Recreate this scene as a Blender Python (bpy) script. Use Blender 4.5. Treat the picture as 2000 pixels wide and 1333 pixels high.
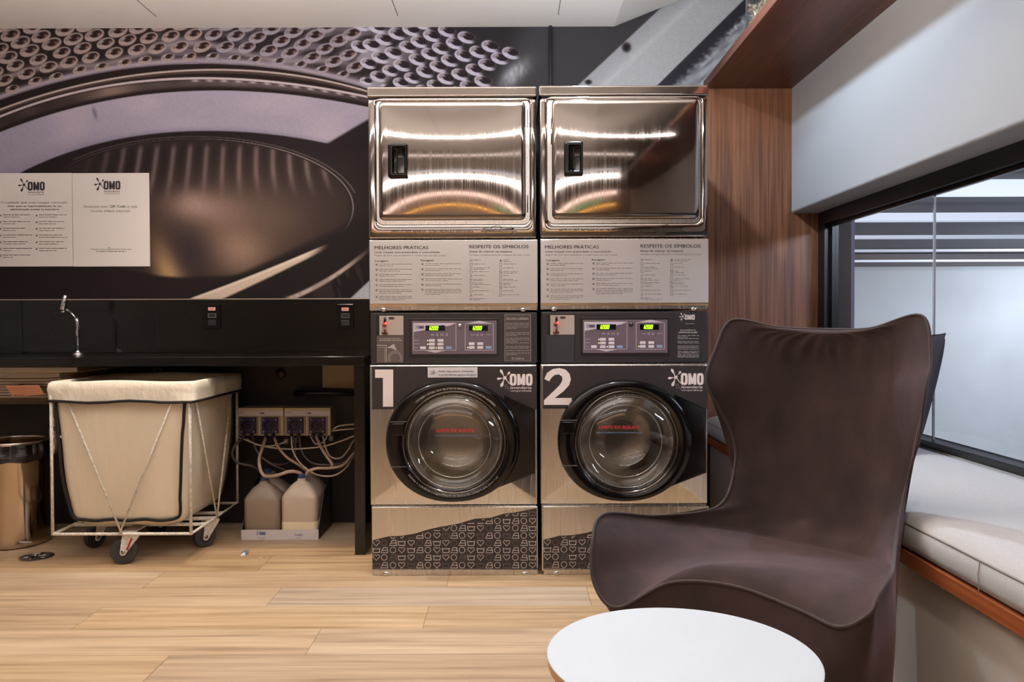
import bpy, math, random
import numpy as np
from mathutils import Vector, Matrix, Euler
random.seed(7)
for o in list(bpy.data.objects): bpy.data.objects.remove(o)
SC = bpy.context.scene
COL = SC.collection
R_ = math.radians

# ------------------------------------------------------------------ camera
CAM_H = 1.033; FPX = 1600.0; SH = -7.6
cd = bpy.data.cameras.new('camera'); cam = bpy.data.objects.new('camera', cd); COL.objects.link(cam)
cd.sensor_width = 36; cd.lens = 36*FPX/2000; cd.shift_y = SH/2000; cd.clip_start = .02
CR = (Matrix.Rotation(R_(89), 3, 'X') @ Matrix.Rotation(R_(-.2), 3, 'Z'))
cam.matrix_world = Matrix.Translation((0, 0, CAM_H)) @ CR.to_4x4()
SC.camera = cam
SC.view_settings.view_transform = 'Standard'; SC.view_settings.look = 'None'
SC.view_settings.gamma = 1; SC.view_settings.use_curve_mapping = False
SC.view_settings.exposure = 0.0
CRn = np.array(CR)
def U(px, py, D):
    """world x, z of the point of the vertical plane y = D that the photograph shows at px, py"""
    d = CRn @ np.array([(px-1000)/FPX, (666.5-py+SH)/FPX, -1.0])
    k = D/d[1]
    return float(d[0]*k), float(CAM_H+d[2]*k)

# ------------------------------------------------------------------ world
W = bpy.data.worlds.new('night'); SC.world = W; W.use_nodes = True
W.node_tree.nodes['Background'].inputs[0].default_value = (.50, .52, .62, 1)
W.node_tree.nodes['Background'].inputs[1].default_value = .10

# ------------------------------------------------------------------ lights
WARM = (1.0, .87, .71); NEUT = (1.0, .93, .88); COOL = (.62, .80, 1.0)
def light(name, kind, loc, power, col, rot=(0, 0, 0), **kw):
    l = bpy.data.lights.new(name, kind); l.energy = power; l.color = col
    for k, v in kw.items(): setattr(l, k, v)
    o = bpy.data.objects.new(name, l); COL.objects.link(o); o.location = loc; o.rotation_euler = rot
    return o
def aim(o, t):
    o.rotation_euler = (Vector(t)-Vector(o.location)).to_track_quat('-Z', 'Y').to_euler()
# recessed ceiling spots and one added fill at the rear
def spot(name, loc, tgt, power, col, size=110, blend=.8, soft=.03):
    o = light(name, 'SPOT', loc, power, col, spot_size=R_(size), spot_blend=blend, shadow_soft_size=soft); aim(o, tgt); return o
spot('spot_counter', (-1.15, 3.38, 2.50), (-1.15, 3.42, 0), 90, WARM, 125, .7, .025)
spot('spot_floor', (-1.2, 1.9, 2.50), (-1.0, 1.7, 0), 12, WARM, 88, .9)
spot('spot_machines', (.0, 1.9, 2.50), (.1, 3.3, .9), 14, NEUT, 76, .9)
spot('spot_bench', (.32, 3.22, 2.50), (.95, 3.1, 0), 88, COOL, 150, .5, .03)
spot('spot_table', (.15, 1.05, 2.50), (.3, 1.5, .2), 18, (.82, .91, 1), 52, .7, .05)
spot('rear_fill', (-.6, -2.1, 2.50), (-.6, -2.6, 0), 60, NEUT, 130, .8, .04)  # added fill that brightens the unseen rear wall for the door reflections
spot('spot_near', (.25, .5, 2.50), (1.15, 1.25, .25), 46, WARM, 62, .8, .04)
spot('spot_amber', (.9, 1.2, 2.50), (1.434, 1.5, 2.0), 3, (1, .68, .42), 120, .9, .05)
o = light('courtyard_light', 'AREA', (3.4, 1.6, 2.0), 60, (.72, .80, 1), shape='RECTANGLE', size=1.5, size_y=.2); aim(o, (1.75, 4.4, 1.1))  # added fill outside the window, put in to lift the pilaster
# added unseen fill bars around the viewpoint, washing the ceiling and the far wall
def bar(loc, tgt, power, col, sx=3.0, sy=.07, spread=R_(180)):
    o = light('fill_bar', 'AREA', loc, power, col, shape='RECTANGLE', size=sx, size_y=sy, spread=spread); aim(o, tgt); return o
bar((-.7, 2.30, 2.05), (-.7, 2.75, 3.6), 84, (1, .94, .90), 3.2, .16)
bar((-.6, .7, 1.95), (-.6, .7, 3.6), 16, (1, .93, .88), 3.2, .16)
bar((-.6, -.4, 2.20), (-.5, 3.0, 1.9), 4, NEUT, 3.0, .04)
bar((-.4, -1.6, 2.35), (-.3, 3.3, 1.2), 2.5, (1, .93, .9), 3.0, .035)
# courtyard lamps outside the window
o = light('courtyard_light', 'AREA', (8.8, 12.2, 1.88), 36, (.80, .88, 1), shape='RECTANGLE', size=1.6, size_y=.25); aim(o, (8.3, 13.3, -.2))
o = light('courtyard_light', 'AREA', (8.4, 9.6, 1.9), 210, (.88, .93, 1), shape='RECTANGLE', size=3, size_y=.6); aim(o, (7.8, 13.3, -.6))
o = light('courtyard_light', 'AREA', (3.6, 4.5, .0), 150, (.88, .93, 1), shape='RECTANGLE', size=3, size_y=1.5); aim(o, (5.0, 13.3, 1.2))

# ================================================================== materials
def lin(c):
    return tuple(((v/255)/12.92 if v/255 <= .04045 else ((v/255+.055)/1.055)**2.4) for v in c)
MATS = {}
def mat(name, rgb, rough=.5, metal=0, **kw):
    """plain principled; rgb is 0..255 sRGB. bump=(scale,strength,stretch) adds noise relief, vary=(scale,amount,stretch) varies the colour"""
    if name in MATS: return MATS[name]
    m = bpy.data.materials.new(name); m.use_nodes = True; nt = m.node_tree; b = nt.nodes['Principled BSDF']
    c = (*lin(rgb), 1)
    b.inputs['Base Color'].default_value = c; b.inputs['Roughness'].default_value = rough; b.inputs['Metallic'].default_value = metal
    for k in ('Transmission Weight', 'IOR', 'Sheen Weight', 'Sheen Roughness', 'Coat Weight', 'Coat Roughness', 'Subsurface Weight', 'Emission Strength', 'Alpha', 'Specular IOR Level', 'Anisotropic'):
        kk = k.replace(' ', '_')
        if kk in kw: b.inputs[k].default_value = kw[kk]
    if 'emit' in kw: b.inputs['Emission Color'].default_value = (*lin(kw['emit']), 1)
    if 'sheen_tint' in kw: b.inputs['Sheen Tint'].default_value = (*lin(kw['sheen_tint']), 1)
    N = nt.nodes; L = nt.links
    def noise(scale, stretch, det=4):
        tc = N.new('ShaderNodeTexCoord'); mp = N.new('ShaderNodeMapping'); mp.inputs['Scale'].default_value = stretch
        n = N.new('ShaderNodeTexNoise'); n.inputs['Scale'].default_value = scale; n.inputs['Detail'].default_value = det
        L.new(tc.outputs['Object'], mp.inputs[0]); L.new(mp.outputs[0], n.inputs['Vector']); return n
    if 'vary' in kw:
        s, a, st = kw['vary']; n = noise(s, st)
        mx = N.new('ShaderNodeMix'); mx.data_type = 'RGBA'
        mx.inputs[6].default_value = tuple(v*(1-a) for v in c[:3])+(1,); mx.inputs[7].default_value = tuple(min(1, v*(1+a)) for v in c[:3])+(1,)
        cr = N.new('ShaderNodeMapRange'); cr.inputs[1].default_value = .3; cr.inputs[2].default_value = .7
        L.new(n.outputs[0], cr.inputs[0]); L.new(cr.outputs[0], mx.inputs[0]); L.new(mx.outputs[2], b.inputs['Base Color'])
    if 'rvary' in kw:
        s, a, st = kw['rvary']; n = noise(s, st); cr = N.new('ShaderNodeMapRange')
        cr.inputs[1].default_value = .3; cr.inputs[2].default_value = .7; cr.inputs[3].default_value = rough-a; cr.inputs[4].default_value = rough+a
        L.new(n.outputs[0], cr.inputs[0]); L.new(cr.outputs[0], b.inputs['Roughness'])
    if 'bump' in kw:
        s, a, st = kw['bump']; n = noise(s, st); bp = N.new('ShaderNodeBump'); bp.inputs['Strength'].default_value = a; bp.inputs['Distance'].default_value = kw.get('bdist', .002)
        L.new(n.outputs[0], bp.inputs['Height']); L.new(bp.outputs[0], b.inputs['Normal'])
    MATS[name] = m; return m

def wood(name, dark, light_, axis, scale=1.0, rough=.4):
    m = bpy.data.materials.new(name); m.use_nodes = True; nt = m.node_tree; b = nt.nodes['Principled BSDF']; N = nt.nodes; L = nt.links
    tc = N.new('ShaderNodeTexCoord'); mp = N.new('ShaderNodeMapping'); st = [13, 13, 13]; st[axis] = .45; mp.inputs['Scale'].default_value = [v*scale for v in st]
    n1 = N.new('ShaderNodeTexNoise'); n1.inputs['Scale'].default_value = 1.1; n1.inputs['Detail'].default_value = 5; n1.inputs['Distortion'].default_value = .35
    mp2 = N.new('ShaderNodeMapping'); st = [120, 120, 120]; st[axis] = 2.5; mp2.inputs['Scale'].default_value = st
    n2 = N.new('ShaderNodeTexNoise'); n2.inputs['Scale'].default_value = 1; n2.inputs['Detail'].default_value = 3
    wv = N.new('ShaderNodeMath'); wv.operation = 'MULTIPLY'; wv.inputs[1].default_value = 26
    sn = N.new('ShaderNodeMath'); sn.operation = 'SINE'
    mr = N.new('ShaderNodeMapRange'); mr.inputs[1].default_value = -1; mr.inputs[2].default_value = 1; mr.inputs[3].default_value = 0; mr.inputs[4].default_value = .22
    ad = N.new('ShaderNodeMath'); ad.operation = 'MULTIPLY_ADD'; ad.inputs[1].default_value = .95
    cr = N.new('ShaderNodeValToRGB'); cr.color_ramp.elements[0].position = .25; cr.color_ramp.elements[1].position = .85
    cr.color_ramp.elements[0].color = (*lin(dark), 1); cr.color_ramp.elements[1].color = (*lin(light_), 1)
    L.new(tc.outputs['Object'], mp.inputs[0]); L.new(mp.outputs[0], n1.inputs['Vector']); L.new(tc.outputs['Object'], mp2.inputs[0]); L.new(mp2.outputs[0], n2.inputs['Vector'])
    L.new(n1.outputs[0], wv.inputs[0]); L.new(wv.outputs[0], sn.inputs[0]); L.new(sn.outputs[0], mr.inputs[0]); L.new(n2.outputs[0], ad.inputs[0]); L.new(mr.outputs[0], ad.inputs[2])
    L.new(ad.outputs[0], cr.inputs[0]); L.new(cr.outputs[0], b.inputs['Base Color'])
    b.inputs['Roughness'].default_value = rough
    bp = N.new('ShaderNodeBump'); bp.inputs['Strength'].default_value = .15; bp.inputs['Distance'].default_value = .001; L.new(n2.outputs[0], bp.inputs['Height']); L.new(bp.outputs[0], b.inputs['Normal'])
    return m

STEEL = mat('brushed_steel', (206, 202, 198), .24, 1, rvary=(3, .06, (60, 60, .6)), bump=(2, .03, (140, 140, 1)), bdist=.0002)
STEEL2 = mat('polished_steel', (160, 151, 145), .06, 1, rvary=(3, .025, (60, 60, .6)))
CHROME = mat('chrome', (225, 225, 228), .07, 1)
BLACKP = mat('black_gloss_plastic', (10, 8, 8), .12, 0)
BLACKM = mat('black_matt_plastic', (20, 18, 18), .5)
DECAL = mat('dark_vinyl', (47, 40, 39), .42)
PANEL = mat('dark_control_panel', (44, 39, 39), .4)
def granite():
    m = mat('black_granite', (11, 9, 8), .13); nt = m.node_tree; N = nt.nodes; L = nt.links; tc = N.new('ShaderNodeTexCoord'); v = N.new('ShaderNodeTexVoronoi'); v.inputs['Scale'].default_value = 260
    cr = N.new('ShaderNodeValToRGB'); cr.color_ramp.elements[0].position = .05; cr.color_ramp.elements[1].position = .17; cr.color_ramp.elements[0].color = (.10, .08, .065, 1); cr.color_ramp.elements[1].color = (.0045, .0036, .003, 1)
    L.new(tc.outputs['Object'], v.inputs['Vector']); L.new(v.outputs['Distance'], cr.inputs[0]); L.new(cr.outputs[0], N['Principled BSDF'].inputs['Base Color']); return m
GRAN = granite()
WHITEP = mat('white_print', (226, 212, 206), .5)
GREYP = mat('grey_print', (110, 102, 98), .5)
INK = mat('black_ink', (38, 32, 32), .6)
INK2 = mat('thin_grey_ink', (96, 86, 82), .6)
PAPER = mat('white_paper', (205, 198, 196), .6)
WHITEPL = mat('white_plastic', (222, 214, 206), .4)
CEILM = mat('ceiling_paint', (240, 237, 233), .8, bump=(60, .05, (1, 1, 1)))
WALLM = mat('pale_wall_paint', (168, 168, 169), .75, bump=(80, .06, (1, 1, 1)))
DARKW = mat('dark_wall_paint', (34, 26, 22), .6)
WALNUT_Z = wood('walnut_upright', (88, 54, 36), (150, 100, 70), 2)
WALNUT_Y = wood('walnut_lengthwise', (54, 27, 19), (108, 60, 42), 1)
VELVET = mat('brown_velvet', (55, 39, 37), .9, 0, Sheen_Weight=.6, Sheen_Roughness=.45, sheen_tint=(160, 134, 140), vary=(13, .34, (1, 1, .6)), bump=(22, .35, (1, 1, .8)), bdist=.004)
PIPING = mat('velvet_piping', (58, 42, 40), .75, 0, Sheen_Weight=.15)
LINEN = mat('oatmeal_linen', (188, 186, 186), .9, 0, vary=(260, .08, (1, 1, 1)), bump=(600, .25, (1, 1, 1)))
CANVAS = mat('cream_coated_canvas', (222, 207, 184), .27, 0, bump=(7, .6, (1, 1, .35)), bdist=.014, Specular_IOR_Level=.6)
CANVASF = mat('cream_canvas_flap', (232, 222, 204), .45, 0, bump=(11, .9, (1, 1, .6)), bdist=.02)
CANVASI = mat('cream_canvas_inside', (200, 188, 168), .7)
BLACKT = mat('black_binding_tape', (20, 15, 14), .7)
WIRE = mat('white_enamel_wire', (212, 204, 190), .4, vary=(90, .25, (1, 1, 1)))
RUBBER = mat('grey_rubber', (52, 50, 50), .6)
WFRAME = mat('black_window_aluminium', (22, 20, 24), .3)
GLASS = mat('window_glass', (250, 252, 255), .0, 0, Transmission_Weight=1, IOR=1.02, Specular_IOR_Level=1.0)
DGLASS = mat('washer_glass', (235, 238, 240), .02, 0, Transmission_Weight=1, IOR=1.45)

# ================================================================== object helpers
def tag(o, label=None, cat=None, group=None, kind=None):
    if label: o['label'] = label
    if cat: o['category'] = cat
    if group: o['group'] = group
    if kind: o['kind'] = kind
    return o
def thing(name, label, cat, loc=(0, 0, 0), group=None):
    o = bpy.data.objects.new(name, None); COL.objects.link(o); o.location = loc; o.empty_display_size = .1
    return tag(o, label, cat, group)
ORG = {}
def worg(o):
    v = Vector((0, 0, 0))
    while o is not None: v = v+o.location; o = o.parent
    return v
class MB:
    def __init__(s): s.v = []; s.f = []
    def add(s, vs, fs):
        b = len(s.v); s.v += [tuple(v) for v in vs]; s.f += [tuple(i+b for i in f) for f in fs]; return s
    def box(s, x0, x1, y0, y1, z0, z1):
        return s.add([(x0, y0, z0), (x1, y0, z0), (x1, y1, z0), (x0, y1, z0), (x0, y0, z1), (x1, y0, z1), (x1, y1, z1), (x0, y1, z1)],
                     [(0, 3, 2, 1), (4, 5, 6, 7), (0, 1, 5, 4), (1, 2, 6, 5), (2, 3, 7, 6), (3, 0, 4, 7)])
    def prism(s, pts, y0, y1):      # polygon in x,z (counter clockwise seen from -y), extruded from y0 (front) to y1
        n = len(pts)
        vs = [(x, y0, z) for x, z in pts]+[(x, y1, z) for x, z in pts]
        return s.add(vs, [tuple(range(n)), tuple(range(2*n-1, n-1, -1))]+[(i, i+n, (i+1) % n+n, (i+1) % n) for i in range(n)])
    def prism_z(s, pts, z0, z1):
        n = len(pts); vs = [(x, y, z0) for x, y in pts]+[(x, y, z1) for x, y in pts]
        return s.add(vs, [tuple(range(n-1, -1, -1)), tuple(range(n, 2*n))]+[(i, (i+1) % n, (i+1) % n+n, i+n) for i in range(n)])
    def rings(s, rings, close=True, cap0=False, cap1=False):
        n = len(rings[0]); b = len(s.v); fs = []
        for r in rings: s.v += [tuple(p) for p in r]
        for k in range(len(rings)-1):
            for i in range(n if close else n-1):
                j = (i+1) % n; fs.append((b+k*n+i, b+k*n+j, b+(k+1)*n+j, b+(k+1)*n+i))
        if cap0: fs.append(tuple(b+i for i in range(n-1, -1, -1)))
        if cap1: fs.append(tuple(b+(len(rings)-1)*n+i for i in range(n)))
        s.f += fs; return s
    def lathe(s, c, prof, n=48, axis='Z', cap0=False, cap1=False, sx=1, sy=1):   # prof: (radius, offset)
        rr = []
        for r, h in prof:
            ring = []
            for i in range(n):
                a = 2*math.pi*i/n; p, q = r*math.cos(a)*sx, r*math.sin(a)*sy
                ring.append({'Z': (c[0]+p, c[1]+q, c[2]+h), 'Y': (c[0]+p, c[1]+h, c[2]+q), 'X': (c[0]+h, c[1]+p, c[2]+q)}[axis])
            rr.append(ring)
        return s.rings(rr, True, cap0, cap1)
    def tube(s, path, r, n=8, closed=False, cap=True):
        P = [Vector(p) for p in path]; m = len(P); rr = []
        up = None
        for i in range(m):
            if closed: t = P[(i+1) % m]-P[i-1]
            else: t = P[min(i+1, m-1)]-P[max(i-1, 0)]
            t.normalize()
            if up is None:
                up = Vector((0, 0, 1)) if abs(t.z) < .9 else Vector((1, 0, 0))
            sd = t.cross(up)
            if sd.length < 1e-5: sd = t.cross(Vector((1, .3, 0)))
            sd.normalize(); up2 = sd.cross(t).normalized(); up = up2
            rad = r[i] if isinstance(r, (list, tuple)) else r
            rr.append([P[i]+sd*rad*math.cos(2*math.pi*k/n)+up2*rad*math.sin(2*math.pi*k/n) for k in range(n)])
        if closed: rr.append(rr[0])
        return s.rings(rr, True, cap and not closed, cap and not closed)
    def poly2(s, pts, D, off=.0006, th=.0005):    # polygon in photo pixels lying on plane y=D
        w = [U(px, py, D) for px, py in pts]
        a = sum(w[i][0]*w[(i+1) % len(w)][1]-w[(i+1) % len(w)][0]*w[i][1] for i in range(len(w)))
        if a < 0: w = w[::-1]
        return s.add([(x, D-off, z) for x, z in w], [tuple(range(len(w)))])
    def rect2(s, x0, y0, x1, y1, D, off=.0006): return s.poly2([(x0, y0), (x1, y0), (x1, y1), (x0, y1)], D, off)
    def box2(s, x0, y0, x1, y1, D0, D1):        # box whose FRONT face (y=D0) covers these pixels
        a, b = U(x0, y1, D0), U(x1, y0, D0); return s.box(a[0], b[0], D0, D1, a[1], b[1])
    def stroke2(s, pts, w, D, off=.0006, closed=False):
        n = len(pts)
        for i in range(n if closed else n-1):
            a, b = pts[i], pts[(i+1) % n]; dx, dy = b[0]-a[0], b[1]-a[1]; l = math.hypot(dx, dy)
            if l < 1e-6: continue
            nx, ny = -dy/l*w/2, dx/l*w/2; ex, ey = dx/l*w*.3, dy/l*w*.3
            s.poly2([(a[0]-ex+nx, a[1]-ey+ny), (b[0]+ex+nx, b[1]+ey+ny), (b[0]+ex-nx, b[1]+ey-ny), (a[0]-ex-nx, a[1]-ey-ny)], D, off)
        return s
    def build(s, name, m, parent=None, smooth=False, bevel=0, subsurf=0, seg=2, auto=None, **kw):
        me = bpy.data.meshes.new(name); org = worg(parent) if parent else Vector((0, 0, 0))
        me.from_pydata([(v[0]-org[0], v[1]-org[1], v[2]-org[2]) for v in s.v], [], s.f); me.update()
        o = bpy.data.objects.new(name, me); COL.objects.link(o)
        if parent: o.parent = parent
        if m is not None: me.materials.append(m)
        if smooth or bevel:
            me.polygons.foreach_set('use_smooth', [True]*len(me.polygons))
        if bevel:
            b = o.modifiers.new('bevel', 'BEVEL'); b.width = bevel; b.segments = seg; b.limit_method = 'ANGLE'; b.angle_limit = R_(40); b.harden_normals = True
        if subsurf:
            q = o.modifiers.new('sub', 'SUBSURF'); q.levels = subsurf; q.render_levels = subsurf
        if auto:
            try: me.set_sharp_from_angle(angle=R_(auto))
            except Exception: pass
        if kw: tag(o, **kw)
        return o
def struct(name, mb, m, **k):
    o = mb.build(name, m, **k); o['kind'] = 'structure'; return o
def cr_spline(P, k=6, closed=False):
    P = [np.array(p, float) for p in P]; n = len(P); out = []
    for i in range(n if closed else n-1):
        a = P[(i-1) % n] if (closed or i > 0) else P[0]*2-P[1]; b = P[i]; c = P[(i+1) % n]; d = P[(i+2) % n] if (closed or i < n-2) else P[-1]*2-P[-2]
        for j in range(k):
            t = j/k; out.append(.5*((2*b)+(-a+c)*t+(2*a-5*b+4*c-d)*t*t+(-a+3*b-3*c+d)*t**3))
    if not closed: out.append(P[-1])
    return out

# ---- text
TC = {}
def glyphs(txt, offset=0, res=3):
    key = (txt, offset)
    if key in TC: return TC[key]
    c = bpy.data.curves.new('t', 'FONT'); c.body = txt; c.size = 1; c.offset = offset; c.resolution_u = res
    o = bpy.data.objects.new('t', c); COL.objects.link(o); dg = bpy.context.evaluated_depsgraph_get()
    me = o.evaluated_get(dg).to_mesh()
    vs = [(v.co.x, v.co.y) for v in me.vertices]; fs = [tuple(p.vertices) for p in me.polygons]
    bpy.data.objects.remove(o); bpy.data.curves.remove(c)
    TC[key] = (vs, fs); return TC[key]
def text(mb, txt, x0, ybase, cap, D, off=.0007, bold=0, width=None, align='l', xs=1.0, rot=0):
    """lettering with capital height cap px, baseline ybase, left edge x0, squeezed to width px if given"""
    vs, fs = glyphs(txt, 0)
    if not vs: return
    mn = min(v[0] for v in vs); mx = max(v[0] for v in vs); k = cap/.73; kx = k*xs
    if width: kx = width/(mx-mn)
    w = (mx-mn)*kx
    if align == 'c': x0 = x0-w/2
    elif align == 'r': x0 = x0-w
    cx, cy = x0+w/2, ybase-cap/2; co, si = math.cos(rot), math.sin(rot); out = []
    for x, y in vs:
        a, b = x0+(x-mn)*kx, ybase-y*k
        if rot: da, db = a-cx, b-cy; a, b = cx+da*co-db*si, cy+da*si+db*co
        X, Z = U(a, b, D); out.append((X, D-off, Z))
    mb.add(out, fs)
    if bold:
        dxb = bold*3.2*cap/FPX*D; mb.add([(v[0]+dxb, v[1]-.00005, v[2]) for v in out], fs); mb.add([(v[0]+dxb/2, v[1]-.0001, v[2]+dxb/2) for v in out], fs)
def arc_text(mb, txt, cx, cy, r, a0, a1, cap, D, off, top=True, bold=0, ry=None, gap=None):
    """letters along an arc between the angles a0..a1 (degrees, 90 = up)"""
    n = len(txt); ry = ry or r
    adv = {'I': .45, 'i': .4, 'l': .4, ' ': .5, 'm': 1.3, 'M': 1.3, 'r': .7, 't': .7, 'j': .45, 'f': .65}
    ws = [adv.get(c, 1) for c in txt]; tot = sum(ws); s = 0
    for c, w in zip(txt, ws):
        a = R_(a0+(a1-a0)*(s+w/2)/tot); s += w
        if c == ' ': continue
        px, py = cx+r*math.cos(a), cy-ry*math.sin(a)
        rot = (math.pi/2-a) if top else (-math.pi/2-a)
        vs, fs = glyphs(c, 0); mn = min(v[0] for v in vs); mx = max(v[0] for v in vs); k = cap/.73; out = []
        co, si = math.cos(rot), math.sin(rot)
        for x, y in vs:
            da, db = (x-(mn+mx)/2)*k*.85, -(y-.36)*k
            X, Z = U(px+da*co-db*si, py+da*si+db*co, D); out.append((X, D-off, Z))
        mb.add(out, fs)
def micro(mb, x0, y, x1, D, h=1.1, off=.0007, rnd=None, dens=.8):
    """a line of lettering too small to read: word-like runs of letter-high ticks"""
    x = x0; r = random
    while x < x1-1:
        wl = r.uniform(4, 13); e = min(x+wl, x1)
        c = x
        while c < e:
            lw = r.uniform(.8, 1.5); hh = h*r.choice([.75, .75, 1, 1.15])
            mb.rect2(c, y-hh/2, min(c+lw, e), y+h*.5, D, off); c += lw+r.uniform(.25, .5)
        x = e+r.uniform(1.2, 1.8)
def tick_mark(mb, x, y, s, D, off=.0007):
    for a in (60, 150, 200, 255, 320):
        aa = R_(a); mb.stroke2([(x, y), (x+s*math.cos(aa), y-s*math.sin(aa))], s*.28, D, off)
def drop(cx, cy, ang, r0, r1, w):
    """a splash droplet: thin at r0, round at r1"""
    pts = []; a = R_(ang); ux, uy = math.cos(a), -math.sin(a); nx, ny = -uy, ux
    prof = [(r0, .08), (r0+(r1-r0)*.35, .3), (r0+(r1-r0)*.6, .75), (r0+(r1-r0)*.78, 1), (r0+(r1-r0)*.92, .75), (r1, .25)]
    for t, k in prof: pts.append((cx+ux*t+nx*w*k/2, cy+uy*t+ny*w*k/2))
    for t, k in prof[::-1]: pts.append((cx+ux*t-nx*w*k/2, cy+uy*t-ny*w*k/2))
    return pts
def letter_O(mb, x0, y0, x1, y1, t, D, off):
    n = 28; cx, cy, rx, ry = (x0+x1)/2, (y0+y1)/2, (x1-x0)/2, (y1-y0)/2
    def se(rx, ry, a, p=.55):
        c, s = math.cos(a), math.sin(a); return (cx+rx*math.copysign(abs(c)**p, c), cy+ry*math.copysign(abs(s)**p, s))
    for i in range(n):
        a, b = 2*math.pi*i/n, 2*math.pi*(i+1)/n
        mb.poly2([se(rx, ry, a), se(rx, ry, b), se(rx-t, ry-t*.85, b), se(rx-t, ry-t*.85, a)], D, off)
def omo(mb, x, y, k, D, off=.0008, sub=True, splash=True):
    """the splash logo; x,y top left in px, k scale (1 = the size on the washer fronts, 70 px wide)"""
    P = lambda a, b: (x+a*k, y+b*k)
    if splash:
        cx, cy = P(16, 17)
        for ang, r1, w in ((118, 18.5, 5.2), (188, 15.5, 4.6), (247, 19, 6), (50, 15, 5)):
            mb.poly2(drop(cx, cy, ang, (6 if ang == 50 else 1)*k, r1*k, w*k), D, off)
        mb.poly2([P(12.8, 13.2), P(16, 14.2), P(19.5, 13), P(18.8, 17), P(20.5, 20.5), P(16, 19.8), P(12.8, 20.8), P(13.4, 17)], D, off+.0001)
        mb.stroke2([P(18, 19), P(23, 26), P(27.5, 29.5)], 1.6*k, D, off+.0001)
    letter_O(mb, *P(25.5, 9), *P(39, 32), 5.0*k, D, off)
    letter_O(mb, *P(57, 9), *P(70, 32), 5.0*k, D, off)
    mb.poly2([P(40.2, 9.5), P(45.5, 9.5), P(45.5, 31.5), P(40.2, 31.5)], D, off)
    mb.poly2([P(50.5, 9.5), P(55.8, 9.5), P(55.8, 31.5), P(50.5, 31.5)], D, off)
    mb.poly2([P(45.2, 9.5), P(48, 20), P(48, 30), P(46.3, 30), P(44, 15)], D, off+.0001)
    mb.poly2([P(50.8, 9.5), P(48, 20), P(48, 30), P(49.7, 30), P(52, 15)], D, off+.0001)
    if sub:
        text(mb, 'lavanderia', *P(27, 38.5), 5.6*k, D, off, .01, width=41*k)
        text(mb, 'compartilhada', *P(27, 43.8), 3.6*k, D, off, 0, width=41*k)
# ================================================================== the room
YW = 4.23; XF = 1.434; XB = .985; YB = -3.2; XL = -3.3
def transp_glass(name, fac, ior=None, tint=(1, 1, 1)):
    m = bpy.data.materials.new(name); m.use_nodes = True; nt = m.node_tree; nt.nodes.remove(nt.nodes['Principled BSDF']); N = nt.nodes; L = nt.links
    t = N.new('ShaderNodeBsdfTransparent'); t.inputs[0].default_value = (*tint, 1); g = N.new('ShaderNodeBsdfGlossy'); g.inputs['Roughness'].default_value = .01
    mx = N.new('ShaderNodeMixShader'); L.new(t.outputs[0], mx.inputs[1]); L.new(g.outputs[0], mx.inputs[2])
    if ior:
        lw = N.new('ShaderNodeLayerWeight'); lw.inputs[0].default_value = .5; pw = N.new('ShaderNodeMath'); pw.operation = 'POWER'; pw.inputs[1].default_value = 3.5
        mr = N.new('ShaderNodeMapRange'); mr.inputs[3].default_value = ((ior-1)/(ior+1))**2*1.6; mr.inputs[4].default_value = .85
        L.new(lw.outputs['Facing'], pw.inputs[0]); L.new(pw.outputs[0], mr.inputs[0]); L.new(mr.outputs[0], mx.inputs[0])
    else: mx.inputs[0].default_value = fac
    L.new(mx.outputs[0], N['Material Output'].inputs[0]); return m
GLASS = transp_glass('clear_window_glass', .05)
DGLASS = transp_glass('clear_door_glass', .1, 1.6, (.94, .94, .93))

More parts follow.
